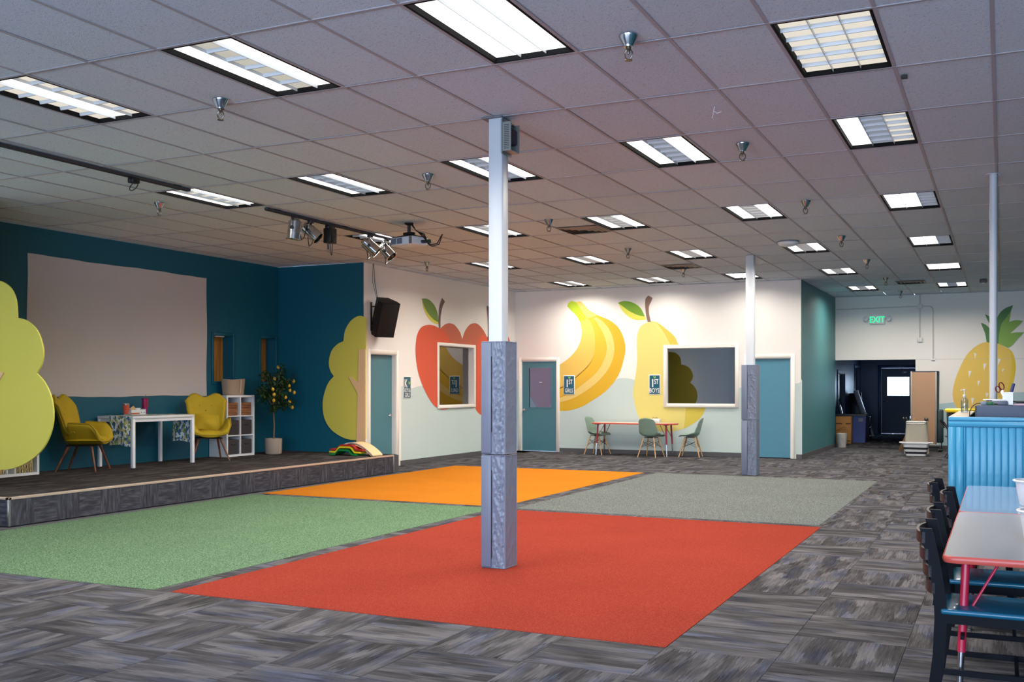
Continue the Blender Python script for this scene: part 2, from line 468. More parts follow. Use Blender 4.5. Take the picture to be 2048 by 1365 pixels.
D1 = (15.34, 0.0, 16.21, 2.055)       # K door, in the apple wall (y, z)
W1 = (17.79, 1.09, 19.29, 2.285)      # window of the apple wall
D2 = (-9.93, 0.0, -9.06, 2.05)        # 1st girls door in the banana wall (x, z)
W2 = (-6.49, 1.10, -5.02, 2.285)
D3 = (-4.755, 0.0, -3.885, 2.05)
HALL = (-3.68, 0.0, -1.855, 2.11)
N1 = (13.40, 1.55, 13.87, 2.33)       # two slots in the stage wall (y, z)
N2 = (14.62, 1.55, 15.02, 2.33)

# ------------------------------------------------------------------ room shell
wall_left = wall('wall_left', WHITE, 'x', XA, -0.15, YE + .02, YB + 0.15, holes=[D1, W1])
wall_back = wall('wall_back', WHITE, 'y', YB, 0.15, XA, XJ, holes=[D2, W2, D3])
wall_jog = struct(MB().box(XJ - 0.15, YB + 0.15, 0, XJ, YF, CEIL).box(XJ - 0.004, YB, 0, XJ + 0.001, YB + 0.15, CEIL).build('wall_jog', TEAL2))
wall_far = wall('wall_far', WHITE, 'y', YF, 0.15, XJ - 0.15, XRIGHT + 0.15, holes=[(XJ - 0.15, 0, HALL[2], HALL[3])])
wall_stage = wall('wall_stage', TEAL, 'x', XS, -0.10, 8.19, YE - .004, holes=[N1, N2])
wall_stage_end = struct(box('wall_stage_end', TEAL, (XS - 0.1, YE - .003, 0, XA - 0.003, YE + 0.02, CEIL)))
wall_stage_wing = struct(box('wall_stage_wing', TEAL, (XS - 0.1, 8.102, ZS + .001, -10.50, 8.19, CEIL)))
wall_near_left = struct(MB().box(-10.70, YFRONT, 0, -10.55, 7.42, CEIL).box(-10.70, 7.42, ZS + .01, -10.55, 8.102, CEIL).build('wall_near_left', WHITE))
wall_right = struct(box('wall_right', TEAL2, (XRIGHT, YFRONT, 0, XRIGHT + 0.15, YF, CEIL)))  # unseen wall, its darker paint picked to cut light bouncing onto the pads
FW = [(-5.6, .4, -1.2, 3.1), (-0.8, .4, 3.9, 3.1)]
wall_front = wall('wall_front', WHITE, 'y', YFRONT, -0.15, -10.7, XRIGHT + 0.15, holes=FW)
# storefront windows behind the camera
PANE = glass_mat('clear_window_glass', (.92, .95, .96), .03)
for i, (x0, z0, x1, z1) in enumerate(FW):
    w = struct(MB().box(x0, YFRONT - .1, z0, x0 + .06, YFRONT - .05, z1).box(x1 - .06, YFRONT - .1, z0, x1, YFRONT - .05, z1)
               .box(x0, YFRONT - .1, z0, x1, YFRONT - .05, z0 + .06).box(x0, YFRONT - .1, z1 - .06, x1, YFRONT - .05, z1)
               .box((x0 + x1) / 2 - .03, YFRONT - .1, z0, (x0 + x1) / 2 + .03, YFRONT - .05, z1).build('window_%d' % (5 + i), ALU))
    ld = bpy.data.lights.new('sky_portal', 'AREA'); ld.shape = 'RECTANGLE'; ld.size = x1 - x0; ld.size_y = z1 - z0
    ld.cycles.is_portal = True
    lo = bpy.data.objects.new('sky_portal', ld); col.objects.link(lo)
    lo.location = ((x0 + x1) / 2, YFRONT - 0.12, (z0 + z1) / 2); lo.rotation_euler = (R(90), 0, 0)

# hall behind the far wall
wall_hall_left = wall('wall_hall_left', NAVY, 'x', -4.05, -0.12, YF + 0.15, 34.0, 0, 2.42, holes=[(29.07, 0, 30.45, 1.84), (32.63, 0, 33.93, 2.06)])
wall_hall_turn = struct(box('wall_hall_turn', NAVY, (-4.05, YF + 0.0, 0, XJ - 0.15, YF + 0.15, 2.42)))
wall_hall_right = struct(box('wall_hall_right', NAVY, (-1.60, YF + 0.15, 0, -1.48, 34.0, 2.42)))
HD = (-3.43, 0, -2.42, 2.06)
wall_hall_end = wall('wall_hall_end', NAVY, 'y', 34.0, 0.12, -4.2, -1.4, 0, 2.42, holes=[HD])
struct(box('ceiling_hall', NAVY, (-4.2, YF + 0.15, 2.42, -1.4, 34.12, 2.5)))
CARPET_D = mat('charcoal_hall_carpet', rgb(78, 78, 84), .95, var=.25, scale=14, bump=.3, bscale=300)
# dark rooms behind the classroom glass
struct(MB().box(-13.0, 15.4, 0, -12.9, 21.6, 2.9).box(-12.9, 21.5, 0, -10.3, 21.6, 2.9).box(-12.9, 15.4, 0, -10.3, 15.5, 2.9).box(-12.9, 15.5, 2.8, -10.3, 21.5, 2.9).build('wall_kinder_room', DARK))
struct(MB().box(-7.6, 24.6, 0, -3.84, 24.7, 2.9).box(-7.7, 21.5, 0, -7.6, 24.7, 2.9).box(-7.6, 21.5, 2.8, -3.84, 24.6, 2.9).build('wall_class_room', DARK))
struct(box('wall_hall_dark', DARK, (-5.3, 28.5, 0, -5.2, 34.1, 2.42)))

# floor and carpet tiles -----------------------------------------------------
floor = struct(MB().box(-13.0, YFRONT - 0.15, -0.12, XRIGHT + 0.15, 34.2, -0.010).build('floor', CARPET_D))
PT, FX0, FY0 = 0.6062, -5.338, 5.563
CT = carpet_tile_mat('heathered_carpet_tile', rgb(49, 48, 49), rgb(78, 77, 79), rgb(106, 105, 108), (.78, .86, 1.12))
FR = {'red': (-5.338, 5.563, -1.7008, 11.019), 'gold': (-9.15, 11.25, -5.51, 16.76), 'grey': (-5.28, 11.16, -1.74, 16.79), 'green': (-9.15, 5.563, -5.51, 11.09)}
RUGS = list(FR.items())
tile_m = MB()
g = 0.0012
tile_m.box(-PT / 2 + g, -PT / 2 + g, -0.009, PT / 2 - g, PT / 2 - g, 0.0)
tile_me = tile_m.mesh('carpet_tile', CT)
def tile_uv(me, n):
    uvl = me.uv_layers.new(name='UVMap')
    for lp in me.loops:
        co = me.vertices[lp.vertex_index].co
        uvl.data[lp.index].uv = (co.x / PT + .5, co.y / PT + .5)
tile_uv(tile_me, 1)
cells = []
for i in range(-14, 14):
    for j in range(-9, 35):
        cx, cy = FX0 + (i + .5) * PT, FY0 + (j + .5) * PT
        if cx + PT / 2 > XRIGHT or cy + PT / 2 > YF or cy < YFRONT + PT / 2: continue
        if cx - PT / 2 < XA or (cx - PT / 2 < -9.38 and 7.4 < cy + PT / 2 and cy < 15.2): continue
        if cy + PT / 2 > YB and cx - PT / 2 < XJ: continue
        if any(x0 - .001 < cx - PT / 2 and cx + PT / 2 < x1 + .001 and y0 - .001 < cy - PT / 2 and cy + PT / 2 < y1 + .001 for _, (x0, y0, x1, y1) in RUGS): continue
        cells.append((cx, cy, (i + j) % 2 if rnd.random() < .8 else rnd.randint(0, 1), seen(cx, cy, 0)))
vis = sorted([c for c in cells if c[3]], key=lambda c: c[0] ** 2 + c[1] ** 2)
single, rest = vis[:295], vis[295:] + [c for c in cells if not c[3]]
for cx, cy, q, _ in single:
    o = bpy.data.objects.new('carpet_tile', tile_me); col.objects.link(o)
    o.location = (cx, cy, rnd.uniform(-.0006, 0)); o.rotation_euler = (0, 0, (q + 2 * rnd.randint(0, 1)) * PI / 2); o.parent = floor
def joined_tiles(name, cells, m, parent):
    b = MB(); uv = []
    for cx, cy, q, _ in cells:
        th = (q + 2 * rnd.randint(0, 1)) * PI / 2
        M = Matrix.Translation((cx, cy, 0)) @ Matrix.Rotation(th, 4, 'Z')
        h = PT / 2 - g
        b.add([(-h, -h, 0), (h, -h, 0), (h, h, 0), (-h, h, 0)], [(0, 1, 2, 3)], False, M)
        ou, ov = rnd.uniform(0, 60), rnd.uniform(0, 60)
        for x, y in ((0, 0), (1, 0), (1, 1), (0, 1)): uv += [x + ou, y + ov]
    b.uv = uv
    o = b.build(name, m, parent); o['kind'] = 'stuff'; return o
joined_tiles('carpet_tiles', rest, CT, floor)
hc = [(-4.3 + (i + .5) * PT, 26.0 + (j + .5) * PT, 1, 0) for i in range(5) for j in range(14)]
joined_tiles('hall_carpet_tiles', hc, CT, floor)
# strips where the wall cuts the last row of tiles
strip = [(XA + .3, 15.1 + k * PT, k % 2, 0) for k in range(11)] + [(XA + .3 + k * PT, YB - .30, k % 2, 0) for k in range(11)] + [(XJ + .3, YB + k * PT, k % 2, 0) for k in range(9)]
so = joined_tiles('carpet_edge_tiles', strip, CT, floor); so.location.z = -0.002

# inlaid colour fields of the play floor (each a field of cut-pile carpet)
FIELDS = {
 'red': ('large red carpet field under the padded white pillar nearest the camera', plush_mat('red_pile', rgb(134, 54, 44), rgb(148, 68, 54), 120, .14, .25)),
 'gold': ('bright orange carpet field in front of the far end of the stage', plush_mat('orange_pile', rgb(180, 110, 32), rgb(188, 120, 46), 120, .08, .25)),
 'grey': ('flecked sage grey carpet field under the second padded pillar', plush_mat('sage_grey_pile', rgb(92, 98, 98), rgb(140, 146, 142), 110, .42)),
 'green': ('flecked grass green carpet field along the front of the stage', plush_mat('green_pile', rgb(84, 112, 86), rgb(134, 160, 130), 110, .42)),
}
for k, (lab, m) in FIELDS.items():
    x0, y0, x1, y1 = FR[k]
    tag(MB().box(x0, y0, -0.001, x1, y1, 0.0025).build('carpet_field', m), lab, 'carpet', 'coloured carpet fields of the play floor')

# baseboards ---------------------------------------------------------------------
struct(box('baseboard_left', BASEB, (XA, 16.36, 0, XA + .012, YB, .09)))
struct(MB().box(-8.99, YB - .012, 0, -4.86, YB, .09).box(-3.78, YB - .012, 0, XJ, YB, .09).build('baseboard_back', BASEB))
struct(box('baseboard_jog', BASEB, (XJ, YB, 0, XJ + .012, YF, .09)))
struct(box('baseboard_far', BASEB, (HALL[2], YF - .012, 0, XRIGHT, YF, .09)))

# ------------------------------------------------------------------ ceiling: tiles, grid, fixtures
TT, CX0, CY0 = 0.6096, -5.542, 5.018
LIGHTS = []   # (column, row, lanes, label)
for k, j, lanes, lab in [
 (-5, 0, 'LLL', 'added out-of-view ceiling light with three lit lanes above the near end of the stage'),  # outside the view, added for the light it throws
 (-5, 3, 'LCL', 'ceiling light between the two lengths of black lighting track over the stage'),
 (-5, 6, 'DLL', 'ceiling light half hidden behind the silver stage spotlights and the projector'),
 (-5, 9, 'LCL', 'slender far ceiling light beside the apple wall, just left of the near pillar top'),
 (-5, 12, 'LCL', 'small far ceiling light right of the near pillar, above the blue door corner'),
 (-2, 0, 'CLC', 'ceiling light cut by the left picture edge, pale louver cells on both sides'),
 (-2, 3, 'LDL', 'ceiling light with a grey louver lane, left of the near pillar and above the projector'),
 (-2, 6, 'LCL', 'ceiling light behind the near pillar at the height of the air vent row'),
 (-2, 9, 'LCL', 'far ceiling light second from the apple wall, above the banana stem side'),
 (-2, 12, 'LCL', 'small far ceiling light above the painted pear leaf'),
 (1, 0, 'LWL', 'big ceiling light with a warm louver lane in its middle, upper left of the picture'),
 (1, 3, 'LDL', 'ceiling light whose middle is hidden by the near white pillar'),
 (1, 6, 'LCL', 'ceiling light directly right of the square air vent'),
 (1, 9, 'LCL', 'far ceiling light in front of the farther air vent'),
 (1, 12, 'LLL', 'small far ceiling light crossed by the second white pillar'),
 (4, 0, 'LLL', 'largest ceiling light, solid white, cut by the top picture edge'),
 (4, 3, 'LDL', 'ceiling light with a blue grey louver lane, right of the near pillar top'),
 (4, 6, 'LCL', 'ceiling light with soft louver cells, nearer than the white ceiling dome'),
 (4, 9, 'LCL', 'far ceiling light right behind the round white ceiling dome'),
 (4, 12, 'LCL', 'small far ceiling light next to the top edge of the grey teal wall'),
 (4, 15, 'LCL', 'farthest small ceiling light, close to the wall with the exit sign'),
 (7, 1, 'CCC', 'big ceiling light with cream louver cells in all lanes, upper right of the picture'),
 (7, 3, 'LDC', 'ceiling light with one lit lane, one grey and one cream louver lane'),
 (7, 6, 'LLD', 'ceiling light with a grey louver lane at its right side, third in the right row'),
 (7, 9, 'LLD', 'smaller ceiling light with a grey louver lane at its right, fourth in the right row'),
 (7, 12, 'LLL', 'small solid white ceiling light, fifth in the right row'),
 (7, 15, 'LDL', 'farthest small ceiling light of the right row, above the pineapple wall')]:
    LIGHTS.append((k, j, lanes, lab))
TILE = ceiling_tile_mat()
ceiling = struct(box('ceiling', mat('plenum_deck', rgb(120, 120, 124), .9), (-13.1, YFRONT - .15, CEIL + .10, XRIGHT + .15, YF + .15, CEIL + .2)))
ct_me = MB().box(-TT / 2 + .010, -TT + .010, .004, TT / 2 - .010, TT - .010, .016).mesh('ceiling_tile', TILE)
used = {(k, j) for k, j, _, _ in LIGHTS}
VENTS = {(0, 6), (0, 10)}
cells = []
for k in range(-13, 17):
    for j in range(-8, 18):
        cx, cy = CX0 + (k + .5) * TT, CY0 + (j + .5) * 2 * TT
        if (k, j) in used or cy > YF + .4 or cx > XRIGHT + .2 or cx < XS - .2 or cy < YFRONT - .2: continue
        if cy - TT > YB + .15 and cx + TT / 2 < XJ - .1: continue
        if cx + TT / 2 < XA - .1 and cy - TT > YE: continue
        cells.append((cx, cy, seen(cx, cy, CEIL)))
vis = sorted([c for c in cells if c[2]], key=lambda c: c[0] ** 2 + c[1] ** 2)
for cx, cy, _ in vis[:298]:
    o = bpy.data.objects.new('ceiling_tile', ct_me); col.objects.link(o)
    o.location = (cx, cy, CEIL + rnd.uniform(0, .004)); o.rotation_euler = (rnd.uniform(-.0012, .0012), rnd.uniform(-.002, .002), 0); o.parent = ceiling
b = MB()
for cx, cy, _ in vis[298:] + [c for c in cells if not c[2]]:
    b.box(cx - TT / 2 + .01, cy - TT + .01, CEIL + .004, cx + TT / 2 - .01, cy + TT - .01, CEIL + .016)
o = b.build('ceiling_tiles', TILE, ceiling); o['kind'] = 'stuff'
for k in range(-10, 18):                       # long runners along the room
    x = CX0 + k * TT
    if XS < x < XRIGHT:
        y1 = YE if x < XA else (YB if x < XJ else YF)
        MB().box(x - .012, YFRONT, CEIL, x + .012, y1, CEIL + .004).build('grid_runner', GRID, ceiling)
for j in range(-8, 18):                        # cross tees
    y = CY0 + j * 2 * TT
    if YFRONT < y < YF:
        x0 = XS if y < YE else (XA if y < YB else XJ)
        MB().box(x0, y - .012, CEIL - .001, XRIGHT, y + .012, CEIL + .004).build('cross_tee', GRID, ceiling)

LIT = emit_mat('lit_lamp_lane', (1.0, .985, .95), PANEL)
CELL = emit_mat('cream_louver_glow', (1.0, .93, .80), .86, .12)
WARM = emit_mat('warm_louver_glow', (1.0, .95, .82), .62, .25)
DIM = emit_mat('grey_louver_glow', (.70, .80, .95), .40, .35)
LOUV = mat('louver_blade', rgb(214, 218, 222), .3, var=.02)
FRAME_D = mat('dark_fixture_frame', rgb(9, 9, 11), .8, spec=.2)
frame_b = MB()
w, l, t = TT - .032, 2 * TT - .038, .016
for b4 in ((-w / 2, -l / 2, -w / 2 + t, l / 2), (w / 2 - t, -l / 2, w / 2, l / 2), (-w / 2 + t, -l / 2, w / 2 - t, -l / 2 + t), (-w / 2 + t, l / 2 - t, w / 2 - t, l / 2)):
    frame_b.box(b4[0], b4[1], .0, b4[2], b4[3], .05)
frame_me = frame_b.mesh('fixture_frame', FRAME_D)
iw, il = w - 2 * t, l - 2 * t
lw = iw / 3
lane_me = {c: MB().box(-lw / 2 + .002, -il / 2, 0, lw / 2 - .002, il / 2, .006).mesh('lamp_lane', m) for c, m in (('L', LIT), ('C', CELL), ('W', WARM), ('D', DIM))}
div_me = MB().box(-.002, -il / 2, .012, .002, il / 2, .034).mesh('lane_divider', LOUV)
y = 0
lb = MB()
if True:
    lb.add([(-lw / 2 + .003, y - .004, .010), (lw / 2 - .003, y - .004, .010), (lw / 2 - .003, y + .004, .010), (-lw / 2 + .003, y + .004, .010),
            (-lw / 2 + .003, y - .013, .034), (lw / 2 - .003, y - .013, .034), (lw / 2 - .003, y + .013, .034), (-lw / 2 + .003, y + .013, .034)],
           [(0, 1, 2, 3), (0, 4, 5, 1), (2, 6, 7, 3)])
louv_me = lb.mesh('louver_blade', LOUV)
for k, j, lanes, lab in LIGHTS:
    cx, cy = CX0 + (k + .5) * TT, CY0 + (j + .5) * 2 * TT
    t_ = thing('ceiling_light', lab, 'ceiling light', (cx, cy, CEIL), 0, 'fluorescent ceiling lights')
    def part(nm, me, x=0, z=0, y=0):
        o = bpy.data.objects.new(nm, me); col.objects.link(o); o.parent = t_; o.location = (x, y, z); return o
    part('fixture_frame', frame_me); part('lane_divider', div_me, -lw / 2); part('lane_divider', div_me, lw / 2)
    for q, c in enumerate(lanes):
        part('lamp_lane', lane_me[c], (q - 1) * lw, .034)
        if c != 'L':
            for e_ in range(1, 6): part('louver_blade', louv_me, (q - 1) * lw, 0, -il / 2 + il * e_ / 6)
    ld = bpy.data.lights.new('fixture_lamp', 'AREA'); ld.shape = 'RECTANGLE'; ld.size = .5; ld.size_y = 1.1
    ld.energy = LAMP_W * (.5 if k == -5 and j < 6 else .85 if k == -5 and j == 6 else .5 if j == 12 and k in (1, 4) else .62 if j == 12 and k == -2 else 1.0); ld.color = LAMP_COL; ld.spread = R(158)
    lo = bpy.data.objects.new('fixture_lamp', ld); col.objects.link(lo); lo.parent = t_; lo.location = (0, 0, -.004)

# sprinklers
sp_me = MB().lathe([(.062, 0), (.060, -.010), (.034, -.055), (.030, -.070), (.018, -.072)], 16).mesh('escutcheon', CHROME)
brass = mat('dull_brass', rgb(120, 110, 96), .35, metal=.9)
hb = MB().lathe([(.016, -.070), (.016, -.085), (.010, -.090), (.006, -.115)], 10)
for s in (-1, 1): hb.tube([(s * .012, 0, -.085), (s * .026, 0, -.105), (s * .024, 0, -.130), (s * .006, 0, -.148)], .005, 6)
hb.lathe([(.0, -.146), (.024, -.150), (.024, -.155), (.0, -.155)], 12)
sph_me = hb.mesh('sprinkler_head', brass)
sprk = [(-5.358, 6.102, 'left of the big warm-laned ceiling light'), (-2.096, 6.08, 'top right, beside the largest solid white ceiling light'), (-2.104, 9.218, 'beside the blue grey laned light right of the near pillar'),
 (-5.327, 9.174, 'just left of the near pillar, level with its half hidden light'), (-9.003, 9.201, 'below the light between the two track lengths over the stage'), (-2.082, 12.354, 'in the right sprinkler line, third from the camera'),
 (-5.336, 12.319, 'left of the nearer air vent'), (-2.102, 15.486, 'right of the white ceiling dome'), (-9.076, 15.596, 'above the speaker wall, right of the projector'),
 (-5.33, 15.437, 'between the two air vents'), (-2.095, 18.531, 'fifth in the right sprinkler line'), (-5.307, 18.486, 'right in front of the farther air vent'),
 (-2.098, 21.744, 'sixth in the right sprinkler line, over the hall approach'), (-2.095, 24.949, 'last of the right sprinkler line, next to the exit wall')]
for i, (x, y, lab) in enumerate(sprk):
    t_ = thing('fire_sprinkler', 'chrome ceiling sprinkler ' + lab, 'sprinkler', (x, y, CEIL + .001), rnd.uniform(-.4, .4), 'ceiling fire sprinklers')
    for nm, me in (('escutcheon', sp_me), ('sprinkler_head', sph_me)):
        o = bpy.data.objects.new(nm, me); col.objects.link(o); o.parent = t_
# air vents
VENT = mat('dusty_vent_enamel', rgb(150, 138, 128), .6, var=.15, scale=20)
for (x, y, s, lab) in ((-5.235, 13.30, .30, 'square ceiling air vent with nested louvers, nearer of two'), (-5.235, 18.10, .30, 'square ceiling air vent with nested louvers, farther of two'), (-1.72, 22.85, .28, 'flat air return panel on the ceiling over the hall approach')):
    t_ = thing('air_vent', lab, 'vent', (x, y, CEIL - .001), 0, 'ceiling air vents')
    MB().box(-s, -s, -.003, s, s, .0).build('backing', mat('vent_shadow', rgb(52, 46, 44), .9), t_)
    for q in range(4):
        a, e = s - q * .07, s - q * .07 - .035
        z0, z1 = -.004, -.016
        MB().add([(-a, -a, z0), (a, -a, z0), (a, a, z0), (-a, a, z0), (-e, -e, z1), (e, -e, z1), (e, e, z1), (-e, e, z1)],
                 [(0, 4, 5, 1), (1, 5, 6, 2), (2, 6, 7, 3), (3, 7, 4, 0)]).build('louver_ring', VENT, t_)
t_ = thing('ceiling_dome', 'round white dome device on the ceiling beside a far light', 'sensor', (-2.906, 15.73, CEIL))
MB().lathe([(.155, 0), (.155, -.02), (.13, -.05), (.07, -.068), (0, -.072)], 28).build('dome', WHITE_PL, t_)
MB().lathe([(.165, 0), (.165, -.012), (.15, -.014)], 28).build('rim', GREY_PL, t_)
t_ = thing('motion_sensor', 'small dark box sensor on the ceiling near the thin right pole', 'sensor', (-.35, 22.9, CEIL))
MB().rbox(-.07, -.05, -.07, .07, .05, 0, .015).build('housing', mat('sensor_brown', rgb(96, 84, 88), .5), t_)
MB().lathe([(.03, -.068), (.022, -.085), (0, -.09)], 12).build('lens', WHITE_PL, t_)
tag(MB().tube([(-2.02, 7.90, CEIL), (-2.03, 7.91, CEIL - .03), (-2.0, 7.90, CEIL - .055), (-1.96, 7.88, CEIL - .05)], .003, 5).tube([(-2.03, 7.91, CEIL - .03), (-2.05, 7.95, CEIL - .075)], .003, 5).build('loose_wire', WHITE_PL),
    'thin white wire end hanging out of the ceiling in the upper right', 'wire')
t_ = tag(box('ceiling_clip', BLACK, (-.64, 7.66, CEIL - .02, -.60, 7.70, CEIL)), 'tiny dark clip on the ceiling grid beside the cream louver light', 'clip')
